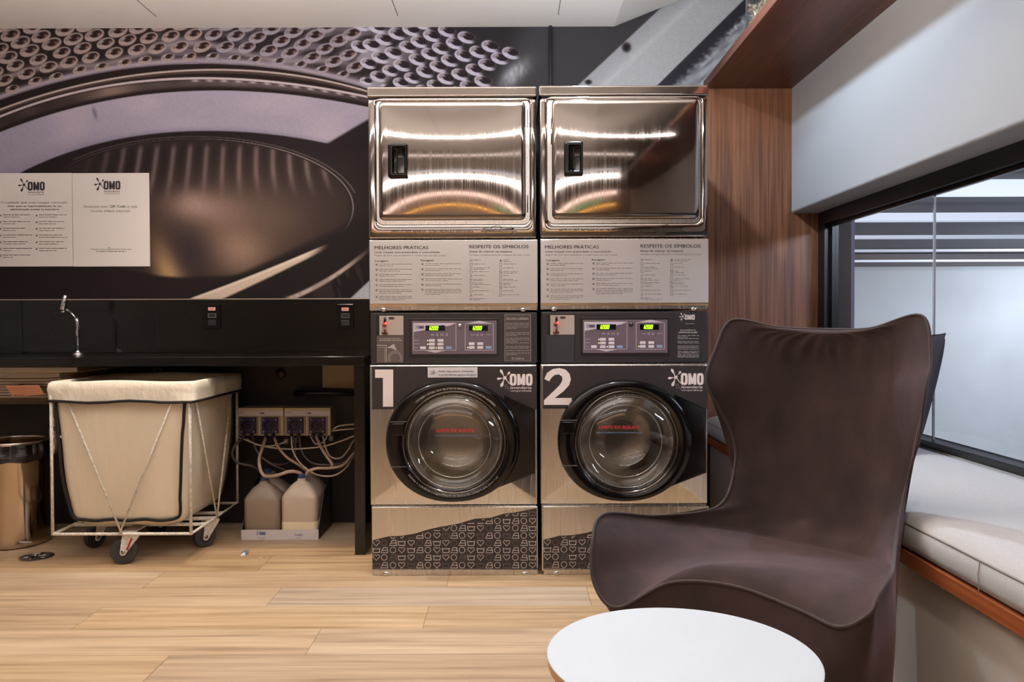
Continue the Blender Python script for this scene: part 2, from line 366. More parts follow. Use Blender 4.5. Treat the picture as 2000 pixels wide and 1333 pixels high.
# ---- floor: planks as separate faces of one mesh, each with its own tone and grain offset
def floor_mat():
    m = bpy.data.materials.new('oak_planks'); m.use_nodes = True; nt = m.node_tree; b = nt.nodes['Principled BSDF']; N = nt.nodes; L = nt.links
    at = N.new('ShaderNodeAttribute'); at.attribute_name = 'plank'; tc = N.new('ShaderNodeTexCoord')
    ad = N.new('ShaderNodeVectorMath'); ad.operation = 'MULTIPLY_ADD'; ad.inputs[1].default_value = (37, 19, 11)
    L.new(at.outputs['Color'], ad.inputs[0]); L.new(tc.outputs['Object'], ad.inputs[2])
    def nz(st, sc, det, dist=0):
        mp = N.new('ShaderNodeMapping'); mp.inputs['Scale'].default_value = st; n = N.new('ShaderNodeTexNoise'); n.inputs['Scale'].default_value = sc; n.inputs['Detail'].default_value = det; n.inputs['Distortion'].default_value = dist
        L.new(ad.outputs[0], mp.inputs[0]); L.new(mp.outputs[0], n.inputs['Vector']); return n
    n1 = nz((.9, 13, 1), 1.3, 4, .5); n2 = nz((3, 90, 1), 1, 3); n3 = nz((1.5, 38, 1), 1, 4, .3)
    a = N.new('ShaderNodeMath'); a.operation = 'MULTIPLY_ADD'; a.inputs[1].default_value = .5; L.new(n1.outputs[0], a.inputs[0])
    b2 = N.new('ShaderNodeMath'); b2.operation = 'MULTIPLY_ADD'; b2.inputs[1].default_value = .28; L.new(n2.outputs[0], b2.inputs[0])
    b3 = N.new('ShaderNodeMath'); b3.operation = 'MULTIPLY'; b3.inputs[1].default_value = .34; L.new(n3.outputs[0], b3.inputs[0]); L.new(b3.outputs[0], b2.inputs[2]); L.new(b2.outputs[0], a.inputs[2])
    cr = N.new('ShaderNodeValToRGB'); e = cr.color_ramp.elements; e[0].position = .36; e[1].position = .72
    e[0].color = (*lin((134, 104, 74)), 1); e[1].color = (*lin((202, 172, 136)), 1)
    e2 = e.new(.52); e2.color = (*lin((176, 144, 108)), 1)
    L.new(a.outputs[0], cr.inputs[0])
    hs = N.new('ShaderNodeHueSaturation'); mr = N.new('ShaderNodeMapRange'); mr.inputs[3].default_value = .93; mr.inputs[4].default_value = 1.06
    sp = N.new('ShaderNodeSeparateColor'); L.new(at.outputs['Color'], sp.inputs[0]); L.new(sp.outputs[0], mr.inputs[0]); L.new(mr.outputs[0], hs.inputs['Value'])
    mr2 = N.new('ShaderNodeMapRange'); mr2.inputs[3].default_value = .75; mr2.inputs[4].default_value = 1.1; L.new(sp.outputs[1], mr2.inputs[0]); L.new(mr2.outputs[0], hs.inputs['Saturation'])
    L.new(cr.outputs[0], hs.inputs['Color']); L.new(hs.outputs[0], b.inputs['Base Color'])
    b.inputs['Roughness'].default_value = .45
    bp = N.new('ShaderNodeBump'); bp.inputs['Strength'].default_value = .25; bp.inputs['Distance'].default_value = .001; L.new(n3.outputs[0], bp.inputs['Height']); L.new(bp.outputs[0], b.inputs['Normal'])
    return m
mb = MB(); tones = []; mats = []
PW = .2175; L0 = 1.19; y0r = 2.97
offs = {0: -.903, -1: -1.496, -2: -.648, -3: -1.069, 1: -1.45, 2: -1.067}
y0 = y0r-PW*28; r = -28
rr = random.Random(3)
while y0r+PW*r < YW+.1:
    yy = y0r+PW*r; off = offs.get(r, rr.uniform(0, L0)); off -= math.ceil((off-XL)/L0)*L0
    x = off
    while x < XF+.4:
        a, b = max(x, XL), min(x+L0, 1.62)
        if b > a:
            g = .0008; mb.add([(a+g, yy+g, 0), (b-g, yy+g, 0), (b-g, yy+PW-g, 0), (a+g, yy+PW-g, 0)], [(0, 1, 2, 3)]); tones.append((rr.random(), rr.random(), rr.random(), 1)); mats.append(0)
        x += L0
    r += 1
mb.add([(XL, YB, -.002), (1.62, YB, -.002), (1.62, YW+.2, -.002), (XL, YW+.2, -.002)], [(0, 1, 2, 3)]); tones.append((0, 0, 0, 1)); mats.append(1)
mb.box(XL, 1.62, YB, YW+.2, -.12, -.003); tones += [(0, 0, 0, 1)]*6; mats += [1]*6
fl = struct('floor', mb, floor_mat()); me = fl.data; me.materials.append(mat('plank_gap', (128, 100, 74), .8))
ca = me.color_attributes.new('plank', 'FLOAT_COLOR', 'CORNER')
for p, t, mi in zip(me.polygons, tones, mats):
    p.material_index = mi
    for li in p.loop_indices: ca.data[li].color = t

# ---- walls and ceiling
struct('wall_back', MB().box(XL, 1.75, YW, YW+.12, -.1, 3.2), DARKW)
struct('wall_left', MB().box(XL-.1, XL, YB, YW, -.1, 2.9), WALLM)
struct('wall_front', MB().box(XL, 1.9, YB-.1, YB, -.1, 3.2), mat('taupe_wall_paint', (190, 176, 164), .7))
c = MB().prism([(XL, 2.552), (.53, 2.552), (1.75, 2.552+.396*1.22), (1.75, 3.2), (XL, 3.2)], YB, YW)
cl = struct('ceiling', c, CEILM)
jn = MB()
for X in (-.558, .233, -1.75): jn.box(X-.0015, X+.0015, YB+.02, YW-.16, 2.5508, 2.5522)
jn.build('panel_joint', mat('joint_shadow_gap', (90, 84, 78), .8), cl)
struct('wall_right', MB().box(XF, 1.8, YB, YW, 1.590, 2.95), WALLM, bevel=.014, seg=4)
struct('wall_right_lower', MB().box(1.571, 1.75, YB, YW, -.1, .553), WALLM)
struct('trim_1', MB().box(.80, 1.571, 4.205, YW, .42, 2.226), WALNUT_Z, bevel=.0015)
struct('trim_2', MB().box(XL, -.535, 4.196, 4.20, 1.1575, 1.1625), mat('pale_aluminium_strip', (178, 165, 150), .35, .8))
# window
f = MB()
f.box(1.571, 1.645, -1.6, YW, 1.527, 1.590).box(1.571, 1.645, -1.6, YW, .5535, .580).box(1.571, 1.645, 4.125, YW, .58, 1.527)
f.box(1.60, 1.62, -1.6, 4.125, 1.512, 1.527).box(1.60, 1.62, 4.10, 4.125, .58, 1.512).box(1.585, 1.645, -1.66, -1.6, .5535, 1.59)
wf = struct('window_1', f, WFRAME, bevel=.002)
g = MB().box(1.606, 1.612, 3.128, 4.115, .58, 1.52).build('glass_pane', GLASS, wf); g = MB().box(1.606, 1.612, -1.6, 3.120, .58, 1.52).build('glass_pane', GLASS, wf)
MB().box(1.6055, 1.6125, 3.120, 3.128, .58, 1.514).build('glazing_joint', mat('pale_silicone', (170, 172, 178), .3), wf)
MB().box(1.640, 1.644, -1.6, 4.1, .5805, .583).build('sill_bead', mat('grey_bead', (92, 90, 94), .3, .6), wf)

# ---- the printed wall picture: a close view of a steel washing drum, as colours of the print
def arc(pts, deg=4):
    p = np.array(pts, float); return np.poly1d(np.polyfit(p[:, 0]/1000, p[:, 1], deg))
aA = arc([(0, 440), (200, 375), (420, 325), (600, 300), (800, 283), (1000, 283), (1200, 300), (1400, 340), (1590, 385)])
aB = arc([(0, 480), (200, 415), (400, 362), (600, 328), (800, 311), (1000, 308), (1200, 320), (1400, 350), (1590, 398)])
aC = arc([(0, 510), (200, 440), (400, 387), (600, 358), (850, 343), (1050, 347), (1250, 365), (1450, 395), (1590, 422)])
aD = arc([(0, 575), (150, 520), (300, 475), (500, 430), (700, 405), (900, 393), (1100, 397), (1300, 415), (1450, 438), (1600, 465)])
aE = arc([(60, 765), (200, 700), (350, 645), (500, 605), (650, 583), (800, 571), (950, 568), (1100, 575), (1250, 592), (1500, 640)])
def ss(a, b, x):
    t = np.clip((x-a)/(b-a+1e-9), 0, 1); return t*t*(3-2*t)
rng = np.random.default_rng(5)
def vnoise(x, y, seed):
    g = np.random.default_rng(seed).random((64, 64)); xi = np.floor(x).astype(int); yi = np.floor(y).astype(int); fx = x-xi; fy = y-yi
    fx = fx*fx*(3-2*fx); fy = fy*fy*(3-2*fy); G = lambda a, b: g[a % 64, b % 64]
    return (G(xi, yi)*(1-fx)+G(xi+1, yi)*fx)*(1-fy)+(G(xi, yi+1)*(1-fx)+G(xi+1, yi+1)*fx)*fy
def print_colours(mx, my):
    x, y = mx*2.2216, my*2.2216; C = np.empty(x.shape+(3,)); C[:] = np.array([30, 22, 24])
    def put(mask, col):
        C[:] = C*(1-mask[..., None])+np.array(col, float)*mask[..., None]
    def line(yy, w, col, soft=1.5, xm=None, a=1):
        m = (1-ss(w/2, w/2+soft, np.abs(y-yy)))*a
        if xm is not None: m = m*xm
        put(m, col)
    xs = x/1000; A, B, Cc, D, E = (p(xs) for p in (aA, aB, aC, aD, aE))
    left = 1-ss(1560, 1700, x)
    # ribbed tub behind the oval opening
    cx, cy, rx, ry = 850, 900, 680, 295
    e = ((x-cx)/rx)**2+((y-cy)/ry)**2
    inside = 1-ss(.96, 1.0, e)
    put(inside, (40, 30, 30))
    q = np.clip((y-620)/230, 0, 1.6); fx = x+(x-820)*.10*(q**2)*-1+25*q; ph = (fx-480)/71.5
    rib = np.abs(ph-np.round(ph))*2
    amp = (ss(612, 650, y-30*((x-850)/600)**2)*(1-ss(760, 900, y+.05*(x-800))))*inside*ss(300, 620, x)
    put((1-ss(.05, .5, rib))*amp*.75, (104, 90, 92)); put(ss(.5, .9, rib)*amp*.6, (28, 20, 22))
    def glow(gx, gy, sx, sy, col, a=1, rot=0):
        c, s = math.cos(rot), math.sin(rot); u = ((x-gx)*c+(y-gy)*s)/sx; v = (-(x-gx)*s+(y-gy)*c)/sy
        put(np.exp(-(u*u+v*v))*a*(1-ss(.98, 1.1, e) if a < 2 else 1), col)
    glow(1000, 960, 330, 190, (86, 68, 60), .8); glow(880, 900, 170, 70, (128, 104, 98), .9, .1); glow(840, 880, 60, 50, (150, 126, 118), .5)
    glow(1050, 1080, 130, 120, (134, 108, 94), .85, .5); glow(740, 1190, 60, 150, (158, 126, 92), .95, -.35); glow(830, 1080, 70, 90, (44, 36, 42), .8, -.4); glow(1180, 960, 140, 90, (78, 62, 56), .6)
    # bottom right lips of the opening
    put(ss(1150, 1230, y+.42*(x-1000)-130*0)*ss(0, 30, y-(1290-.40*(x-760)-.00008*(x-760)**2)), (24, 18, 19))
    t = (x-820)/600
    top = 1290-210*np.clip(t, 0, 2)-25*t*t; bot = top+62*(1-.72*np.clip(t, 0, 1))
    xm = ss(790, 860, x)*(1-ss(1330, 1440, x))
    put(ss(0, 10, y-top)*(1-ss(0, 14, y-bot))*xm, (176, 158, 146))
    put(ss(0, 6, y-top)*(1-ss(6, 22, y-top))*xm*.7, (206, 190, 178))
    t2 = (x-1240)/350; top2 = 1292-120*t2-85*t2*t2; put((1-ss(5, 17, np.abs(y-top2-8)))*ss(1215, 1260, x)*(1-ss(1480, 1640, x)), (160, 144, 136))
    put(ss(0, 1, y-(top+150))*ss(1100, 1200, x)*(vnoise(x/14-y/60, y/90, 3) > .6)*.25, (84, 72, 68))
    # bright rim of the oval
    ang = np.arctan2((y-cy)/ry, (x-cx)/rx)
    rim = (1-ss(.003, .014, np.abs(e-1.02)))*(1-ss(-.1, .5, ang))*ss(-2.75, -2.2, ang)
    put(rim*(.35+.5*np.exp(-((x-1300)/330)**2)), (150, 138, 140))
    put((1-ss(.006, .02, np.abs(e-1.085)))*(ang < -.2)*(ang > -2.4)*.5, (120, 104, 96))
    # lavender sheet
    sheet = ss(0, 4, y-D)*(1-ss(-4, 4, y-E))
    xr = 1590-60*(y-520)/90; sheet = sheet*(1-ss(-14, 18, x-(1640-1.75*(y-500)*(y > 500))))
    n = vnoise(x/160, y/90, 1)
    put(sheet, (150, 141, 158)); put(sheet*ss(.3, .9, n)*.5, (170, 158, 168)); put(sheet*(1-ss(0, 420, x))*.45, (126, 120, 146))
    put(sheet*(1-ss(0, 26, E-y))*.5*(x > 300), (116, 110, 134)); put(sheet*np.exp(-((x-425-.25*(y-490))/8)**2-((y-490)/26)**2)*.8, (92, 84, 100))
    put(sheet*(1-ss(0, 90, E-y))*(1-ss(200, 700, x))*.35, (108, 100, 128))
    # stacked dark and bright rings above it
    band = ss(-2, 2, y-A)*(1-ss(-2, 2, y-D))*ss(-1, 0, 1700-x)
    put(band, (31, 21, 21))
    line(B, 5, (176, 160, 156), 4); line(B+9, 5, (66, 52, 50), 6); line(Cc, 6, (180, 166, 170), 4)
    g2 = ss(3, 14, y-Cc)*(1-ss(-26, -6, y-D))*ss(-1, 0, 1700-x)
    put(g2*(.35+.5*vnoise(x/70, y/40, 8)), (74, 62, 62)); put(g2*np.exp(-((x-500)/110)**2)*.5, (176, 146, 128)); put(g2*np.exp(-((x-1100)/420)**2)*.5, (112, 102, 104))
    for kx in range(860, 1580, 62):
        put(np.exp(-((x-kx)/16)**2-((y-Cc-10)/5)**2)*.8, (190, 180, 188))
    # perforated steel
    up = 1-ss(-3, 2, y-A)
    base = np.array([34, 25, 25]); put(up, base)
    qd = A-y
    w = np.exp(-((qd-14)/15)**2); put(up*w*left, (150, 138, 150))
    wav = np.exp(-((qd-64-26*np.sin(x/115+.6))/15)**2); put(up*wav*(1-ss(1450, 1600, x))*.8, (142, 130, 134))
    put(up*ss(600, 760, x)*(1-ss(1450, 1700, x))*(.05+.55*ss(.35, .8, vnoise(x/90+y/60, y/26, 11))), (128, 120, 134))
    put(up*ss(1560, 1760, x), (40, 36, 40))
    put(up*ss(1450, 1600, x)*(1-ss(1650, 1900, x))*ss(.35, .6, vnoise(x/70+y/80, y/50, 21))*.8, (150, 146, 158))
    # dark field and far right shapes
    far = ss(2150, 2290, x+.4*(y-250)); put(far, (58, 57, 62))
    for r in range(0, 9):
        for k in range(-1, 28):
            bx = k*95+(47 if r % 2 else 0)+8*r-20+rng.uniform(-6, 6)
            if bx > 2230: continue
            a0 = float(aA(min(bx, 1640)/1000)); a0 += max(0, bx-1640)*.33
            by = a0-30-r*47+rng.uniform(-3, 3)+(r*6 if bx > 1600 else 0)
            if by < 95 or (bx > 2130 and by > 300): continue
            s = 1.0+.10*(r > 2); rx_, ry_ = 39*s, 24*s
            if r == 0: rx_, ry_ = 30, 17
            i0 = (np.abs(mx[0]*2.2216-bx) < 60).nonzero()[0]; j0 = (np.abs(my[:, 0]*2.2216-by) < 45).nonzero()[0]
            if len(i0) == 0 or len(j0) == 0: continue
            sl = (slice(j0[0], j0[-1]+1), slice(i0[0], i0[-1]+1)); X, Y = x[sl], y[sl]; c = C[sl]
            sk = -.22 if bx < 1560 else .15; dx, dy = X-bx, (Y-by)-(X-bx)*sk
            e1 = (dx/rx_)**2+(dy/ry_)**2; e2 = ((dx-6)/(rx_*.6))**2+((dy+4)/(ry_*.58))**2
            if bx < 1560: rim_, hole = (150, 134, 130) if bx < 900 else (140, 132, 142), (38, 24, 24)
            else: rim_, hole = (172, 168, 186), (34, 27, 33)
            m = 1-ss(.85, 1.1, e1)
            if bx >= 1560: m = m*(1-ss(-.1, .75, (dx+dy*-.8)/rx_))
            c[:] = c*(1-m[..., None])+np.array(rim_)*m[..., None]
            m = (1-ss(.9, 1.05, np.sqrt(((dx-1)/(rx_*.86))**2+((dy+1)/(ry_*.82))**2)))*.55*(dy < ry_*.1); c[:] = c*(1-m[..., None])+np.array((96, 82, 80))*m[..., None]
            m = 1-ss(.75, 1.15, e2); c[:] = c*(1-m[..., None])+np.array(hole)*m[..., None]
            m = np.exp(-((dx-20)/7)**2-((dy-1)/7)**2)*.8*(bx < 1560); c[:] = c*(1-m[..., None])+np.array((150, 122, 112))*m[..., None]
            m = np.exp(-((dx+14)/7)**2-((dy+9)/4)**2)*.6; c[:] = c*(1-m[..., None])+np.array((206, 198, 204))*m[..., None]
    put(np.exp(-(((mx-1010)+(my-142)*.7)/20)**2-((my-148)/24)**2)*(.6+.6*vnoise(mx/5, my/9, 31)).clip(0, 1), (176, 178, 190))
    lft = 1135+(165-my)*1.08; rgt = 1290+(165-my)*1.02
    strap = ss(-2, 3, mx-lft)*(1-ss(-2, 2, mx-rgt)); put(strap, (150, 154, 162)); put(strap*ss(0, 60, mx-lft)*.6, (176, 182, 190)); put(strap*np.exp(-((mx-lft-52)/8)**2)*.4, (190, 194, 202))
    put(np.exp(-(((mx-1224)/9)**2+((my-97)/10)**2)**2), (34, 30, 36)); put(np.exp(-(((mx-1150)/7)**2+((my-164)/5)**2)**2), (34, 30, 36))
    rt = ss(-2, 2, mx-rgt); put(rt, (46, 46, 56))
    feath = ss(0, 26, (my-(172-(mx-1290)*.98))-14*vnoise(mx/7, my/5, 41)-8); put(rt*feath*(.55+.6*vnoise(mx/9+my/9, my/16, 43)).clip(0, 1), (164, 172, 184))
    for sx_, sy_ in ((1449, 47), (1435, 58), (1437, 62)): put(np.exp(-((mx-sx_)/1.6)**2-((my-sy_)/1.6)**2), (215, 215, 225))
    n = vnoise(mx/2.2, my/2.2, 77)
    return C*(.97+.06*n[..., None])
zt, zb = 2.555, 1.162; xa, xb = -2.85, 1.50
nx, nz = int((xb-xa)*378/2), int((zt-zb)*378/2)
nx = int((xb-xa)*378/1.25); gx, gz = np.meshgrid(np.linspace(xa, xb, nx), np.linspace(zt+.42, zb, int((zt+.42-zb)*378/1.25)))
nz = gx.shape[0]
cols = print_colours(1000+gx*378, 631-(gz-CAM_H)*378)
me = bpy.data.meshes.new('wall_picture')
co = np.stack([gx.ravel(), np.full(gx.size, YW-.0015), gz.ravel()], 1).astype(np.float32)
idx = np.arange(nx*nz).reshape(nz, nx)
q = np.stack([idx[:-1, :-1], idx[1:, :-1], idx[1:, 1:], idx[:-1, 1:]], -1).reshape(-1, 4)
me.vertices.add(len(co)); me.vertices.foreach_set('co', co.ravel()); me.loops.add(q.size); me.loops.foreach_set('vertex_index', q.ravel().astype(np.int32))
me.polygons.add(len(q)); me.polygons.foreach_set('loop_start', np.arange(0, q.size, 4, dtype=np.int32)); me.update(); me.validate()
c01 = np.clip(cols.reshape(-1, 3)*.98/255, 0, 1); cl_ = np.where(c01 <= .04045, c01/12.92, ((c01+.055)/1.055)**2.4)
ca = me.color_attributes.new('print', 'FLOAT_COLOR', 'POINT'); ca.data.foreach_set('color', np.concatenate([cl_, np.ones((len(cl_), 1))], 1).astype(np.float32).ravel())
m = bpy.data.materials.new('printed_wallpaper'); m.use_nodes = True; b = m.node_tree.nodes['Principled BSDF']; a = m.node_tree.nodes.new('ShaderNodeAttribute'); a.attribute_name = 'print'
m.node_tree.links.new(a.outputs['Color'], b.inputs['Base Color']); b.inputs['Roughness'].default_value = .75; b.inputs['Specular IOR Level'].default_value = .15
me.materials.append(m); o = bpy.data.objects.new('wall_picture', me); COL.objects.link(o)
tag(o, 'huge printed close-up of a perforated steel washing drum covering the wall above the counter', 'mural')
MB().tube([(U(1075, 57, 4.215)[0], 4.215, 2.55), (U(1075, 57, 4.215)[0], 4.215, 1.5)], .0075).build('wall_conduit', mat('dark_conduit', (38, 36, 38), .5), label='thin dark vertical conduit on the printed wall above the gap between the machines', category='conduit') if 0 else None
cdt = MB().tube([(U(1075, 57, 4.215)[0], 4.214, 2.55), (U(1075, 57, 4.215)[0], 4.214, 1.9)], .009); o = cdt.build('wall_conduit', mat('dark_conduit', (38, 36, 38), .5), smooth=True)
tag(o, 'thin dark vertical conduit on the printed wall, above the gap between the machines', 'conduit')

# ---- courtyard seen through the window
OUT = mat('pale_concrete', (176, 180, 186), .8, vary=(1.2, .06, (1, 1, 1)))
struct('trim_3', MB().box(1.655, 1.822, 4.36, 4.55, -3, 2.1), mat('grey_render', (128, 118, 140), .7))
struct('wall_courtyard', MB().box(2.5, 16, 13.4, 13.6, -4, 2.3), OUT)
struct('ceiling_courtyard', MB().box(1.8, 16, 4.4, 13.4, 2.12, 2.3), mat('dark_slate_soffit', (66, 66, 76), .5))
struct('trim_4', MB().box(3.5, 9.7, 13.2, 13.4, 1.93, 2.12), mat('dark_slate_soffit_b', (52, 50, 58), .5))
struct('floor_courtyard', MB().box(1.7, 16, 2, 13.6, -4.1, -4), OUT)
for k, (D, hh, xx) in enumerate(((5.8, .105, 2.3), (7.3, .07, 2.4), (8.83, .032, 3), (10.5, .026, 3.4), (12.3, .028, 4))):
    o = MB().box(xx, 14, D, D+.12, 1.93, 1.93+hh).build('courtyard_beam', mat('glowing_beam_paint', (214, 218, 232), .5, emit=(205, 212, 232), Emission_Strength=.36))  # lit look put into the paint as emission; the beams are no lamps
    tag(o, 'pale self-glowing crossbeam of the courtyard soffit seen through the window, %s' % ['nearest and deepest of five', 'second nearest of five', 'third of five', 'fourth of five', 'farthest, just above the concrete wall'][k], 'beam', 'pale beams of the courtyard soffit')

# ---- lamps of the room behind the camera (they show in the steel doors)
def strip(x0, x1, y, z, w, h, col, st, lab):
    t = thing('linear_lamp', lab, 'lamp', ((x0+x1)/2, y, z), 'linear lamps behind the seating')
    MB().box(x0-.01, x1+.01, y-w/2-.008, y+w/2+.008, z, z+.02).build('housing', WHITEPL, t)
    MB().box(x0, x1, y-w/2, y+w/2, z-h, z).build('diffuser', mat('lamp_'+str(len(MATS)), col, .5, emit=col, Emission_Strength=st), t)
strip(-2.6, 1.1, -.55, 2.528, .05, .006, (255, 244, 240), 4, 'long white ceiling lamp nearest the machines')
strip(-2.6, 1.1, -1.9, 2.528, .09, .006, (235, 240, 255), 3, 'long cool ceiling lamp in the middle of the room')
strip(-2.8, 1.2, YB+.06, 2.26, .05, .07, (255, 226, 214), 4, 'bright pinkish wall lamp across the far end')
strip(-2.8, 1.2, YB+.06, 1.98, .04, .03, (255, 190, 96), 4, 'amber wall lamp below the bright one')
strip(-.1, 1.0, YB+.06, 2.10, .03, .010, (40, 220, 140), 3, 'thin green lamp line on the far wall')
#===PART3===
# ================================================================== stacked washer dryers
DM = 3.33
def panel_grid(px0, py0, px1, py1, D, bulge, edge, nu=36, nv=28, back=.02, corner=0.0):
    """a pressed steel sheet: rounded border, softly bulged face"""
    x0, z1 = U(px0, py0, D); x1, z0 = U(px1, py1, D); mb = MB(); rows = []
    def dist(n):
        t = np.linspace(-1, 1, n); return np.sign(t)*(1-(1-np.abs(t))**1.5)
    us, vs_ = dist(nu+1), dist(nv+1)
    for v in vs_:
        row = []
        for u in us:
            cu, cv = u, v
            x = (x0+x1)/2+u*(x1-x0)/2; z = (z0+z1)/2+v*(z1-z0)/2
            dx = min(x-x0, x1-x); dz = min(z-z0, z1-z)
            if corner and dx < corner and dz < corner:      # rounded corners
                a, b = corner-dx, corner-dz; r = max(a, b)
                h = math.hypot(a, b)
                if h > 0 and r > 0:
                    k = r/h; a, b = a*k, b*k
                    x = x0+corner-a if u < 0 else x1-corner+a; z = z0+corner-b if v < 0 else z1-corner+b
                    dx, dz = corner-h*1.0, corner-h*1.0; dx = dz = max(0, corner-math.hypot(a, b))
            e = min(dx, dz); ed = edge; q = 1-(1-min(e/ed, 1))**2
            row.append((x, D-bulge*(1-u*u)*(1-v*v)*1.0-.012*math.sqrt(max(0, q)), z))
        rows.append(row)
    n = nu+1; verts = [p for r in rows for p in r]; fs = []
    for j in range(nv):
        for i in range(nu): fs.append((j*n+i, j*n+i+1, (j+1)*n+i+1, (j+1)*n+i))
    mb.add(verts, fs)
    bd = [(0, i) for i in range(nu)]+[(j, nu) for j in range(nv)]+[(nv, i) for i in range(nu, 0, -1)]+[(j, 0) for j in range(nv, 0, -1)]
    rim = [rows[j][i] for j, i in bd]
    mb.rings([[(x, y+back, z) for x, y, z in rim], rim])
    return mb
def iron(x, y, s): return [[(x-s*.95, y+s*.75), (x+s, y+s*.75), (x+s*.8, y-s*.7), (x-s*.2, y-s*.7)], [(x-s*.95, y+s*.75), (x-s*.55, y+s*.05), (x+s*.85, y+s*.05)]]
def heart(x, y, s):
    P = []
    for i in range(24):
        t = 2*math.pi*i/24; P.append((x+s*.0625*16*math.sin(t)**3, y-s*.062*(13*math.cos(t)-5*math.cos(2*t)-2*math.cos(3*t)-math.cos(4*t))-s*.08))
    return P
def tub(x, y, s): return [[(x-s, y-s*.6), (x-s*.85, y+s*.7), (x+s*.85, y+s*.7), (x+s, y-s*.6)], [(x-s*.98, y-s*.45), (x-s*.5, y-s*.25), (x-s*.25, y-s*.5), (x, y-s*.25), (x+s*.25, y-s*.5), (x+s*.5, y-s*.25), (x+s*.98, y-s*.45)]]
def seg_digit(mb, ch, x, y, w, h, D, off):
    S = {'0': 'abcdef', '1': 'bc', '2': 'abged'}[ch]; sl = .18*h; t = 1.3
    P = {'a': ((0, 0), (w, 0)), 'b': ((w, 0), (w, h/2)), 'c': ((w, h/2), (w, h)), 'd': ((0, h), (w, h)), 'e': ((0, h/2), (0, h)), 'f': ((0, 0), (0, h/2)), 'g': ((0, h/2), (w, h/2))}
    for s in S:
        (a, b), (c, d) = P[s]; mb.stroke2([(x+a+sl*(1-b/h), y+b), (x+c+sl*(1-d/h), y+d)], t, D, off)

